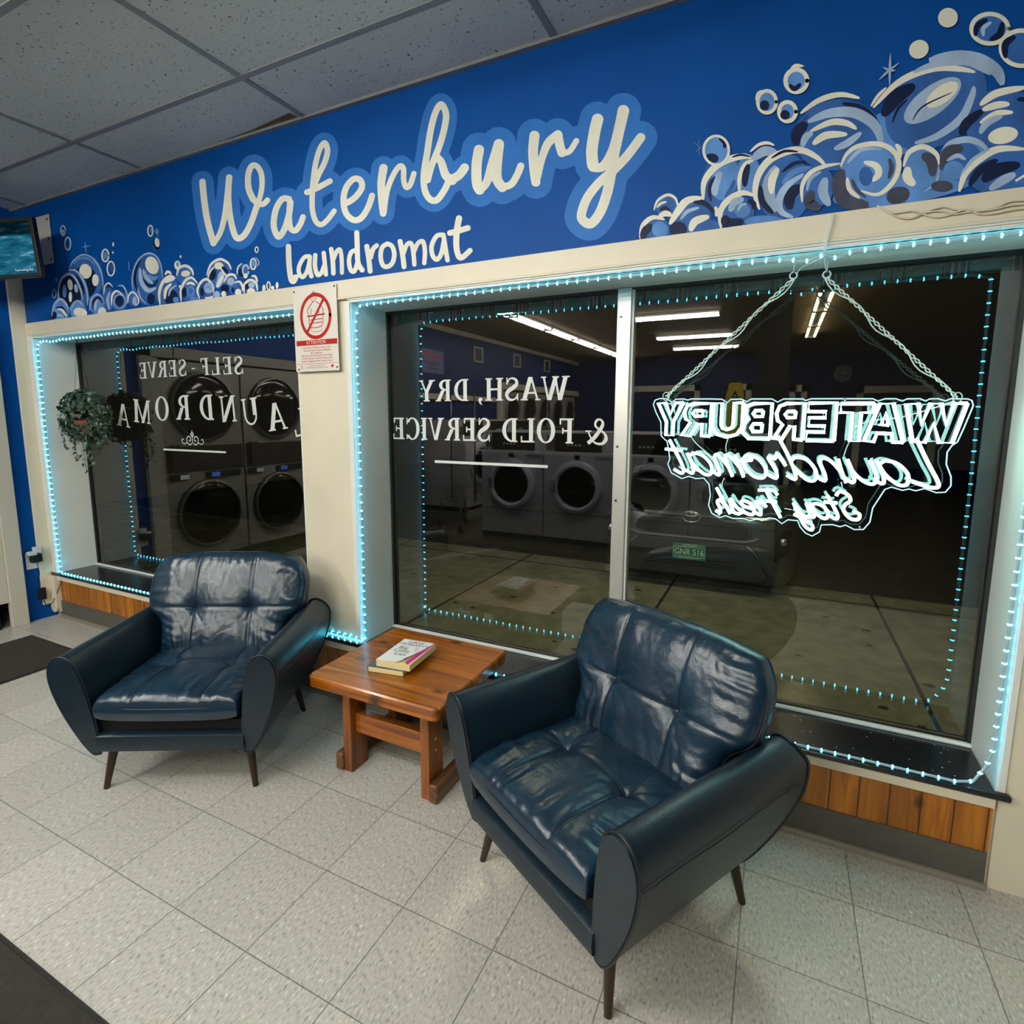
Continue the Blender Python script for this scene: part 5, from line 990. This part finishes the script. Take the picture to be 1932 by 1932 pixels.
# ------------------------------------------------------------------ hanging ivy
t = thing('hanging_ivy', 'bushy ivy plant in a small brown hanging pot before the left window', 'plant', (-3.745, .120, 1.44))
mb = MB(); mb.lathe([(.045, -.13), (.062, -.12), (.085, -.02), (.09, -.01), (.078, -.012)], (.05, .0, 0), 'z', 20); mb.build('pot', mat('terracotta', (.22, .07, .018), .6, noise=.3, nscale=8), t, smooth=True)
rnd = random.Random(11)
mats_ivy = [mat('ivy_dark', (.012, .030, .016), .5), mat('ivy_mid', (.030, .062, .036), .45), mat('ivy_pale', (.16, .26, .19), .45)]
def leaf(mb, c, s, nrm, spin):
    n_ = nrm.normalized(); a = n_.orthogonal().normalized(); b = n_.cross(a); a, b = a * math.cos(spin) + b * math.sin(spin), b * math.cos(spin) - a * math.sin(spin)
    shp = [(0, -.35), (.42, -.50), (.36, -.10), (.62, .22), (.24, .24), (0, .85), (-.24, .24), (-.62, .22), (-.36, -.10), (-.42, -.50)]
    ctr = c + n_ * s * .12; vs = [ctr] + [c + a * u * s + b * v * s for u, v in shp]; k = len(shp)
    mb.add(vs, [(0, 1 + i, 1 + (i + 1) % k) for i in range(k)])
mb = MB()
for k in range(1300):
    u = Vector((rnd.gauss(0, 1), rnd.gauss(0, 1), rnd.gauss(0, 1))).normalized(); r_ = rnd.uniform(.62, 1.0)
    c = Vector((u.x * .262 * r_, u.y * .105 * r_, u.z * .165 * r_ + .04 + (.0 if u.z > 0 else -.04)))
    if rnd.random() < .22: c.x *= 1.06; c.z -= rnd.uniform(0, .08)
    mb.cur = rnd.choices((0, 1, 2), (5, 4, 1))[0]; leaf(mb, c, rnd.uniform(.019, .037), (u + Vector((rnd.gauss(0, .6), -.7 + rnd.gauss(0, .6), .3 + rnd.gauss(0, .6)))), rnd.uniform(0, 6))
mb.build('foliage', mats_ivy, t)
mb = MB(); mb2 = MB(); vines = []
for vi, (dx, dy, dz) in enumerate(((.09, -.06, -.36), (.15, -.06, -.30), (.16, .0, -.22), (-.18, -.05, -.20), (-.22, .0, -.12), (.05, -.08, -.28), (.22, -.02, .02), (-.24, .02, .02), (.0, -.02, .20))):
    p = smooth_path([(dx * .3, dy * .3, -.02), (dx * .8, dy, dz * .35), (dx, dy * 1.2, dz * .75), (dx * .95, dy, dz)], 6); mb2.tube(p, .0016, 4)
    for k, q in enumerate(p[6:]):
        mb.cur = 2 if (vi in (0, 1) and k % 2) else rnd.choice((0, 1)); leaf(mb, Vector(q) + Vector((rnd.uniform(-.02, .02), rnd.uniform(-.015, .015), rnd.uniform(-.015, .01))), rnd.uniform(.018, .03), Vector((rnd.gauss(0, .5), -1, rnd.gauss(0, .5) + .4)), rnd.uniform(2, 4))
mb.build('trailing_leaves', mats_ivy, t); mb2.build('stem', mat('ivy_stem', (.06, .05, .025), .7), t, smooth='all')
mb = MB()
for a in (0, 2.1, 4.2): mb.tube([(.05 + .085 * math.cos(a), .085 * math.sin(a), -.01), (.0, 0, ZO - 1.44 - .02)], .0012, 4)
mb.tube([(0, 0, ZO - 1.46), (0, 0, ZO - 1.44 + .012)], .003, 6); mb.build('hanger_wire', blackm, t, smooth='all')
rnd = random.Random(5); mb = MB()
for k in range(34):
    x_, y_ = rnd.uniform(.55, 1.22), rnd.uniform(-.02, .22); mb.octa((x_, y_, ZS + .0012), rnd.uniform(.0012, .003), .0015)
tag(mb.build('dust_crumbs', mat('crumb', (.6, .58, .52), .7)), 'pale crumbs scattered on the black sill at the right', 'crumbs', kind='stuff')

# ------------------------------------------------------------------ ceiling lamps
def strip_light(label, x, y, rz, warm=False, z=ZC):
    t = thing('strip_light', label, 'ceiling light', (x, y, z), rz, 'fluorescent ceiling fixtures')
    mb = MB(); mb.loft([[(-.61, a, b) for a, b in ((-.07, 0), (-.07, -.03), (-.03, -.055), (.03, -.055), (.07, -.03), (.07, 0))], [(.61, a, b) for a, b in ((-.07, 0), (-.07, -.03), (-.03, -.055), (.03, -.055), (.07, -.03), (.07, 0))]])
    mb.build('housing', mat('lamp_housing', (.75, .75, .70), .4), t)
    for s_ in (1, -1): mb = MB(); mb.cyl((-.585, s_ * .058, -.062), (.585, s_ * .058, -.062), .017, n=10); mb.build('tube', lampy if warm else lampw, t, smooth=True)
    for s_ in (1, -1): mb = MB(); mb.box(s_ * .598 - .012, s_ * .598 + .012, -.082, .082, -.082, -.028); mb.build('end_cap', mat('end_cap', (.5, .5, .47), .5), t)
    return t
for k, y_ in enumerate((-2.30, -3.52, -4.74, -5.96, -7.18, -8.40, -9.62)):
    strip_light('twin tube ceiling fixture, number %s from the window in the long left row' % ('one', 'two', 'three', 'four', 'five', 'six', 'seven')[k], -2.63, y_, PI / 2)
for k, y_ in enumerate((-5.1, -7.1, -8.7)):
    strip_light('twin tube ceiling fixture set crosswise in mid room, %s from the window' % ('nearest', 'second', 'farthest')[k], -.75, y_, 0)
for k, y_ in enumerate((-3.0, -4.75, -6.0, -7.25)):
    strip_light('yellowish twin tube ceiling fixture in the right row, %s from the window' % ('nearest', 'second', 'third', 'farthest')[k], .97, y_, PI / 2, warm=k > 0)
strip_light('twin tube ceiling fixture above the open floor in front of the chairs', -.9, -2.45, 0)

# ------------------------------------------------------------------ machines
def ring(mb, cx, cz, y, ro, ri, d, ax='y'):
    mb.lathe([(ri, 0), (ri + .004, -d * .6), (ri + (ro - ri) * .35, -d), (ri + (ro - ri) * .8, -d * .85), (ro, -d * .3), (ro, 0)], (cx, y, cz), ax, 40, cap=False)
def washer():
    t = thing('washing_machine', '', 'washing machine', (0, 0, 0), 0, 'front loading washers facing the window')
    W = .405
    mb = MB(); mb.box(-W, W, 0, .80, .06, 1.06); mb.box(-W, W, .10, .80, 1.06, 1.29); mb.build('cabinet', machine, t, bevel=.012)
    mb = MB(); mb.box(-W, W, .03, .78, 0, .06); mb.build('plinth', blackm, t)
    mb = MB(); mb.box(-W + .004, W - .004, -.002, .004, .355, .361); mb.build('panel_gap', blackm, t)
    mb = MB(); ring(mb, 0, .665, -.0, .305, .222, .055); d = mb.build('door', mat('door_ring', (.75, .75, .80), .3, .2), t, smooth=True)
    mb = MB(); mb.lathe([(.225, -.015), (.20, -.03), (.12, -.05), (.02, -.056)], (0, 0, .665), 'y', 36); mb.build('door_glass', darkglass, d, smooth=True)
    mb = MB(); mb.box(.235, .285, -.07, -.045, .60, .74); mb.build('handle', mat('handle_grey', (.25, .25, .27), .4), d, bevel=.008)
    mb = MB(); mb.loft([[(x_, .10, 1.065), (x_, .085, 1.075), (x_, .095, 1.27), (x_, .11, 1.28)] for x_ in (-W + .15, W - .10)], closed=True); mb.build('control_panel', blackm, t)
    mb = MB(); mb.box(W - .09, W - .01, .088, .12, 1.09, 1.20); mb.build('coin_slot', mat('slot_grey', (.09, .09, .10), .4), t, bevel=.004)
    mb = MB(); [mb.box(-.01 + k * .045, .015 + k * .045, .082, .092, 1.13, 1.15) for k in range(4)]; mb.build('buttons', whitepl, t)
    mb = MB(); mb.box(-W + .02, -W + .20, -.004, .01, .985, 1.03); mb.build('detergent_drawer', mat('handle_grey', (.25, .25, .27), .4), t, bevel=.003)
    mb = MB(); mb.box(-.03, .03, -.003, .01, .985, 1.035); mb.build('lock_window', blackm, t)
    return t
w0 = washer()
wl = ['first by the cart', 'second', 'third', 'fourth and last']
# local front is -y, the row faces +y (the window), so each machine is turned about
xs = [-2.23, -1.41, -.59, .23]
for k, x_ in enumerate(xs):
    lb = 'grey enamel front loading washer, %s in the row reflected in the glass' % wl[k]
    if k == 0: w0.location = (x_, -3.30, 0); w0.rotation_euler = (0, 0, PI); w0['label'] = lb
    else: dup(w0, None, (x_, -3.30, 0), PI, lb)
for k, y_ in enumerate((-4.42, -5.25, -6.08)):
    o = dup(w0, None, (XL + .83, y_, .12), PI / 2, 'grey front loading washer by the left wall, %s from the window' % ('nearest', 'middle', 'farthest')[k]); o['group'] = 'washers along the left wall'
mb = MB(); mb.box(XL, XL + .84, -6.5, -4.0, 0, .12); tag(mb.build('washer_plinth', mat('plinth_concrete', (.2, .19, .17), .8)), 'low concrete plinth carrying the washers along the left wall', 'plinth')

def dryer():
    t = thing('stacked_dryer', '', 'dryer', (0, 0, 0), 0, 'stacked dryers along the left wall')
    W = .386
    mb = MB(); mb.box(-W, W, 0, .70, .17, 1.93); mb.build('cabinet', dryerm, t, bevel=.008)
    mb = MB(); mb.box(-W, W, .02, .70, 0, .17); mb.build('plinth', blackm, t)
    for z_, nm in ((1.54, 'upper'), (.572, 'lower')):
        mb = MB(); ring(mb, 0, z_, 0, .318, .280, .035); d = mb.build('door', mat('dryer_ring', (.20, .19, .17), .35, .5), t, smooth=True); d['label'] = nm + ' round dryer door'
        mb = MB(); mb.lathe([(.283, -.008), (.26, -.018), (.1, -.024), (.02, -.026)], (0, 0, z_), 'y', 36); mb.build('door_glass', darkglass, d, smooth=True)
        mb = MB(); mb.box(-.315, -.285, -.045, -.02, z_ - .05, z_ + .05); mb.build('handle', mat('handle_grey', (.25, .25, .27), .4), d, bevel=.006)
    mb = MB(); mb.box(-W + .015, W - .015, -.008, .01, .965, 1.195); mb.build('control_band', mat('band_dark', (.03, .025, .02), .4), t, bevel=.004)
    mb = MB(); mb.box(-.33, .02, -.022, .0, .895, .955); mb.box(.20, .36, -.022, 0, .895, .955); mb.build('lower_console', blackm, t, bevel=.006)
    for x_, c in ((-.06, emis('blue_display', (.12, .25, .9), 1.6)), (.24, emis('pale_display', (.6, .65, .62), 1.2))):
        mb = MB(); mb.box(x_ - .045, x_ + .035, -.025, -.021, .905, .945); mb.build('display', c, t)
    mb = MB(); mb.box(-.05, .05, -.011, -.008, 1.09, 1.10); mb.box(-.07, .03, -.011, -.008, 1.04, 1.046); mb.build('panel_print', mat('slot_grey', (.09, .09, .10), .4), t)
    mb = MB(); mb.box(.26, .34, -.04, 0, 1.0, 1.21); mb.build('coin_box', mat('band_dark', (.03, .025, .02), .4), t, bevel=.005)
    return t
d0 = dryer(); names = ['first', 'second', 'third', 'fourth']
for k in range(4):
    y_ = -.724 - .786 * k; lb = 'stacked pair of round door dryers, %s from the window in the left wall' % names[k]
    if k == 0: d0.location = (XL + .03, y_, 0); d0.rotation_euler = (0, 0, PI / 2); d0['label'] = lb
    else: dup(d0, None, (XL + .03, y_, 0), PI / 2, lb)
for k in range(5):
    dup(d0, None, (XL + .06, -7.1 - .80 * k, 0), PI / 2, 'far stacked dryer, %s of the deep row beyond the washers' % ('first', 'second', 'third', 'fourth', 'last')[k])
mb = MB(); mb.box(XL, XL + .045, -.285, -.190, 0, 2.04); mb.box(XL, XL + .030, -.342, -.285, .18, 2.0); mb.box(XL, XL + .045, -3.66, -.190, 1.945, 2.04); mb.box(XL, XL + .045, -3.70, -3.50, 0, 2.04)
struct('trim_9', mb, mat('casing_paint', (.56, .53, .45), .45), 'cream casing round the dryer bay', bevel=.004)
mb = MB(); mb.box(XL, XL + .05, -11, -3.9, 2.745, 2.82); mb.box(XL, XL + .06, -6.4, -4.0, 1.72, 1.80); mb.box(XL, XL + .07, -10.95, -6.55, 1.97, 2.09); mb.box(XL, XL + .07, -6.67, -6.55, 0, 2.0)
struct('trim_10', mb, cream, 'cream cornice and rails along the left wall')
mb = MB()
for a, b, h in ((-2.8, -1.1, 2.2), (-.5, .0, 2.2), (.75, 1.1, 2.15), (2.0, 3.4, 2.1)): mb.box(a, b, YB, YB + .05, h - .14, h); mb.box(a, a + .12, YB, YB + .05, 0, h); mb.box(b - .12, b, YB, YB + .05, 0, h)
struct('trim_11', mb, cream, 'cream casings on the back wall')
mb = MB(); mb.box(.33, .67, -5.3, -4.96, 0, ZC); struct('trim_12', mb, mat('column_black', (.006, .006, .008), .6), 'dark square column')
for k, (y_, z_) in enumerate(((-5.85, 2.51), (-7.4, 2.545), (-8.95, 2.57))):
    t = thing('wall_vent', 'small white framed vent on the blue left wall, %s from the window' % ('nearest', 'middle', 'farthest')[k], 'vent', (XL, y_, z_), 0, 'vents high on the left wall')
    mb = MB()
    for a, b, c, d in ((-.16, .16, .10, .13), (-.16, .16, -.13, -.10), (-.16, -.12, -.13, .13), (.12, .16, -.13, .13)): mb.box(0, .02, a, b, c, d)
    mb.build('frame', white_p, t); mb = MB(); mb.box(0, .008, -.13, .13, -.11, .11); mb.build('grille', blackm, t)
t = thing('notice_board', 'dark blue notice with faded red heading high on the left wall', 'notice', (XL + .005, -4.40, 2.27))
mb = MB(); mb.box(0, .02, -.33, .33, -.17, .17); mb.build('board', mat('notice_blue', (.05, .075, .20), .4), t)
mb = MB(); [mb.box(.02, .0215, -a, a, z_, z_ + h_) for a, z_, h_ in ((.26, .08, .04), (.16, .02, .035))]; mb.build('red_lines', mat('faded_red', (.30, .03, .08), .5), t)
mb = MB(); [mb.box(.02, .0215, -a, a, z_, z_ + .012) for a, z_ in ((.22, -.03), (.10, -.065), (.15, -.11))]; mb.build('dark_lines', blackm, t)
t = thing('wall_clock', 'round wall clock with a dark face on the far blue wall', 'clock', (1.73, YB, 2.37))
mb = MB(); mb.lathe([(.17, 0), (.17, .03), (.15, .04), (.145, .02), (.01, .02)], (0, 0, 0), 'y', 32); mb.build('case', mat('clock_rim', (.20, .20, .20), .4), t, smooth=True)
mb = MB(); mb.box(-.006, .006, .021, .026, 0, .11); mb.box(-.006, .07, .021, .026, -.006, .006); mb.build('hands', whitepl, t)
# yellow caution stand on the washers
t = thing('caution_sign', 'folded yellow floor caution sign standing on top of the washers', 'sign', (.16, -3.90, 1.29), PI)
yel = mat('caution_yellow', (.55, .36, .01), .45)
mb = MB()
for s_ in (1, -1): mb.loft([[(a, s_ * (.10 - .075 * (z_ / .54)) + dy, z_) for a in ()] or [(-w_, s_ * (.10 - .16 * z_) + dy, z_) for w_ in ()] or [(-w, s_ * (.10 - .16 * z_), z_), (w, s_ * (.10 - .16 * z_), z_), (w, s_ * (.10 - .16 * z_) + .006, z_), (-w, s_ * (.10 - .16 * z_) + .006, z_)] for w, z_ in ((.135, 0), (.10, .35), (.06, .54))])
mb.build('panel', yel, t)
mb = MB(); text_into(mb, 'A', .18, lambda u, v: (u, -.10 + .16 * (v + .38) - .002, v + .38)); mb.build('letter', blackm, t)

# laundry carts
def cart(label, x, y, rz):
    t = thing('laundry_cart', label, 'cart', (x, y, 0), rz, 'wire laundry carts'); mb = MB(); r = .003
    for z_, k in ((.80, 1.0), (.66, .97), (.52, .94), (.38, .90)):
        a, b = .30 * k, .22 * k; mb.tube([(-a, -b, z_), (a, -b, z_), (a, b, z_), (-a, b, z_), (-a, -b, z_)], r * 1.5, 5)
    for i in range(9):
        f_ = -1 + i / 4
        for s_ in (1, -1): mb.tube([(.30 * f_, s_ * .22, .80), (.27 * f_, s_ * .198, .38)], r, 4); mb.tube([(s_ * .30, .22 * f_, .80), (s_ * .27, .198 * f_, .38)], r, 4)
    for i in range(7): f_ = -1 + i / 3; mb.tube([(.27 * f_, -.198, .38), (.27 * f_, .198, .38)], r, 4)
    mb.build('basket', steel, t, smooth='all')
    for s_ in (1, -1):
        for u in (1, -1):
            mb = MB(); mb.tube([(s_ * .25, u * .18, .38), (s_ * .27, u * .20, .09)], .010, 8); l_ = mb.build('leg', chrome, t, smooth='all')
            mb = MB(); mb.lathe([(.045, -.012), (.05, -.008), (.05, .008), (.045, .012)], (s_ * .27, u * .20, .05), 'y', 16); mb.build('caster', rubber, l_, smooth=True)
    mb = MB(); mb.tube([(-.30, 0, .38), (-.30, 0, 1.75), (.30, 0, 1.75), (.30, 0, .38)], .011, 8); mb.build('hanging_rail', chrome, t, smooth='all')
    return t
cart('chrome wire laundry cart beside the leftmost washer', -3.05, -3.55, .5)
cart('chrome wire laundry cart farther back by the left wall washers', -2.75, -4.9, -.3)
t = thing('folding_table', 'brown folding table at the back of the room', 'table', (-1.6, -9.3, 0))
mb = MB(); mb.box(-1.2, 1.2, -.4, .4, .86, .90); mb.build('table_top', brownw, t, bevel=.005)
for s_ in (1, -1):
    for u in (1, -1): mb = MB(); mb.box(s_ * 1.1 - .03, s_ * 1.1 + .03, u * .33 - .03, u * .33 + .03, 0, .86); mb.build('leg', brownw, t)

# ------------------------------------------------------------------ parked car outside
t = thing('parked_car', 'grey sport utility car parked nose to the sidewalk with a green number plate', 'car', (-.09, 3.40, -.35))
mb = MB(); nn = 8
def sect(y, hw, z0, z1, r, k=1.0):
    out = []
    for cx_, cz_, a0 in ((hw - r, z1 - r, 0), (-(hw - r), z1 - r, 90), (-(hw - r * .7), z0 + r * .7, 180), (hw - r * .7, z0 + r * .7, 270)):
        rr = r if a0 < 180 else r * .7
        for q in range(nn): a = math.radians(a0 + 90 * q / (nn - 1)); out.append((cx_ + rr * math.cos(a), y, cz_ + rr * math.sin(a)))
    return out
mb.loft([sect(-.02, .60, .30, .86, .10), sect(.0, .70, .28, .90, .12), sect(.05, .80, .26, .93, .13), sect(.16, .88, .25, .965, .13), sect(.40, .915, .24, 1.01, .13), sect(1.15, .93, .24, 1.09, .12), sect(3.9, .93, .24, 1.12, .12), sect(4.5, .86, .28, 1.08, .14), sect(4.6, .78, .34, 1.0, .14)])
body = mb.build('body', carpaint, t, smooth=True)
mb = MB(); mb.loft([sect(1.10, .80, 1.02, 1.10, .03), sect(1.75, .70, 1.05, 1.62, .14), sect(2.4, .68, 1.05, 1.70, .14), sect(3.6, .68, 1.05, 1.66, .14), sect(4.3, .76, 1.02, 1.15, .05)]); mb.build('cabin', darkglass, t, smooth=True)
cladm = mat('cladding', (.022, .024, .023), .6); trimg = mat('car_trim', (.13, .14, .135), .4, .3)
fy = lambda u, v: (u, -.045, v)
def plate_(name, poly, m_, y0, y1, par, **k): mb = MB(); mb.prism(poly, lambda u, v: (u, y0, v), lambda u, v: (u, y1, v)); return mb.build(name, m_, par, **k)
gr = plate_('grille', [(-.52, .72), (-.42, .69), (.42, .69), (.52, .72), (.50, .80), (.38, .875), (-.38, .875), (-.50, .80)], cladm, -.055, 0, t, bevel=.01)
mb = MB()
for r_, z_ in enumerate((.715, .745, .775, .805, .835)):
    for c_ in range(-7, 8):
        x_ = c_ * .062 + (.031 if r_ % 2 else 0)
        if abs(x_) < .47 - max(0, z_ - .78) * 1.5: mb.box(x_ - .024, x_ + .024, -.058, -.054, z_ - .006, z_ + .007)
mb.build('grille_slots', mat('slot_black', (.004, .004, .004), .6), gr)
lb_ = plate_('lower_bumper', [(-.70, .36), (-.62, .30), (.62, .30), (.70, .36), (.55, .60), (.47, .655), (-.47, .655), (-.55, .60)], cladm, -.075, .05, t, bevel=.012)
mb = MB(); [mb.box(-.42, .42, -.079, -.074, z_, z_ + .014) for z_ in (.40, .43, .46)]; mb.build('intake_slots', mat('slot_black', (.004, .004, .004), .6), lb_)
mb = MB(); mb.tube([(-.60, -.055, .71), (-.545, -.06, .690), (-.47, -.065, .672), (.47, -.065, .672), (.545, -.06, .690), (.60, -.055, .71)], .016, 8); mb.tube([(-.53, -.055, .72), (-.51, -.056, .80), (-.39, -.056, .885), (.39, -.056, .885), (.51, -.056, .80), (.53, -.055, .72)], .008, 6)
mb.tube([(.50, -.07, .64), (.57, -.068, .58), (.73, -.03, .33)], .009, 6); mb.tube([(-.50, -.07, .64), (-.57, -.068, .58), (-.73, -.03, .33)], .009, 6); mb.build('bumper_trim', trimg, t, smooth='all')
mb = MB(); EO = lambda a, b, cx_=0, cz_=0: [(cx_ + a * math.cos(q), -.064, .875 + cz_ + b * math.sin(q)) for q in [2 * PI * k / 28 for k in range(29)]]
mb.tube(EO(.082, .052), .0045, 6); mb.tube(EO(.052, .019, 0, .022), .0045, 6); mb.tube(EO(.019, .042, 0, -.004), .0045, 6); mb.build('emblem', chrome, t, smooth='all')
pl_ = MB(); pl_.box(-.152, .152, -.092, -.080, .46, .615); pl_ = pl_.build('number_plate', mat('plate_green', (.025, .19, .09), .4, emit=None), t, bevel=.003)
pw = mat('plate_white', (.72, .78, .70), .5)
mb = MB(); text_into(mb, 'GNR 516', .085, lambda u, v: (u * .82, -.0935, v + .532)); text_into(mb, 'VERMONT', .030, lambda u, v: (u, -.0935, v + .598)); text_into(mb, 'GREEN MOUNTAIN STATE', .016, lambda u, v: (u, -.0935, v + .474))
for a, b, c, d in ((-.146, .146, .486, .489), (-.146, .146, .580, .583), (-.146, -.143, .486, .583), (.143, .146, .486, .583)): mb.box(a, b, -.0935, -.092, c, d)
mb.build('plate_characters', pw, pl_)
for s_ in (1, -1):
    mb = MB(); mb.prism([(s_ * .74, .50), (s_ * .86, .58), (s_ * .87, .80), (s_ * .82, .80), (s_ * .74, .70)][::s_], lambda u, v: (u, -.0 + .12 * max(0, abs(u) - .72) / .15 - .02, v), lambda u, v: (u, .12, v)); fb = mb.build('fog_lamp_housing', mat('slot_black', (.004, .004, .004), .6), t)
    mb = MB(); mb.lathe([(.034, .03), (.034, -.012), (.026, -.02), (.01, -.026)], (s_ * .80, .02, .69), 'y', 20); mb.build('fog_lamp', chrome, fb, smooth=True)
    mb = MB(); mb.prism([(s_ * .46, .90), (s_ * .62, .88), (s_ * .86, .91), (s_ * .89, .985), (s_ * .70, .965), (s_ * .50, .935)][::s_], lambda u, v: (u, .0 + .30 * max(0, abs(u) - .55) ** 1.4 - .03, v), lambda u, v: (u, .40, v)); hl = mb.build('headlight', darkglass, t)
    mb = MB(); mb.octa((s_ * .60, .0, .912), .022); mb.octa((s_ * .70, .02, .925), .022); mb.build('headlight_lens', chrome, hl)
    mb = MB(); mb.box(min(s_ * .93, s_ * 1.06), max(s_ * .93, s_ * 1.06), 1.45, 1.55, 1.10, 1.24); mb.build('side_mirror', carpaint, t, bevel=.03)
    for y_ in (.85, 3.65):
        mb = MB(); mb.lathe([(.19, -.11), (.33, -.11), (.36, -.06), (.36, .06), (.33, .11), (.19, .11)], (s_ * .82, y_, .36), 'x', 28); w_ = mb.build('wheel', rubber, t, smooth=True)
        mb = MB(); mb.lathe([(.19, -.105), (.19, .105), (.05, .115)], (s_ * .82, y_, .36), 'x', 20); mb.build('rim', trimg, w_, smooth=True)
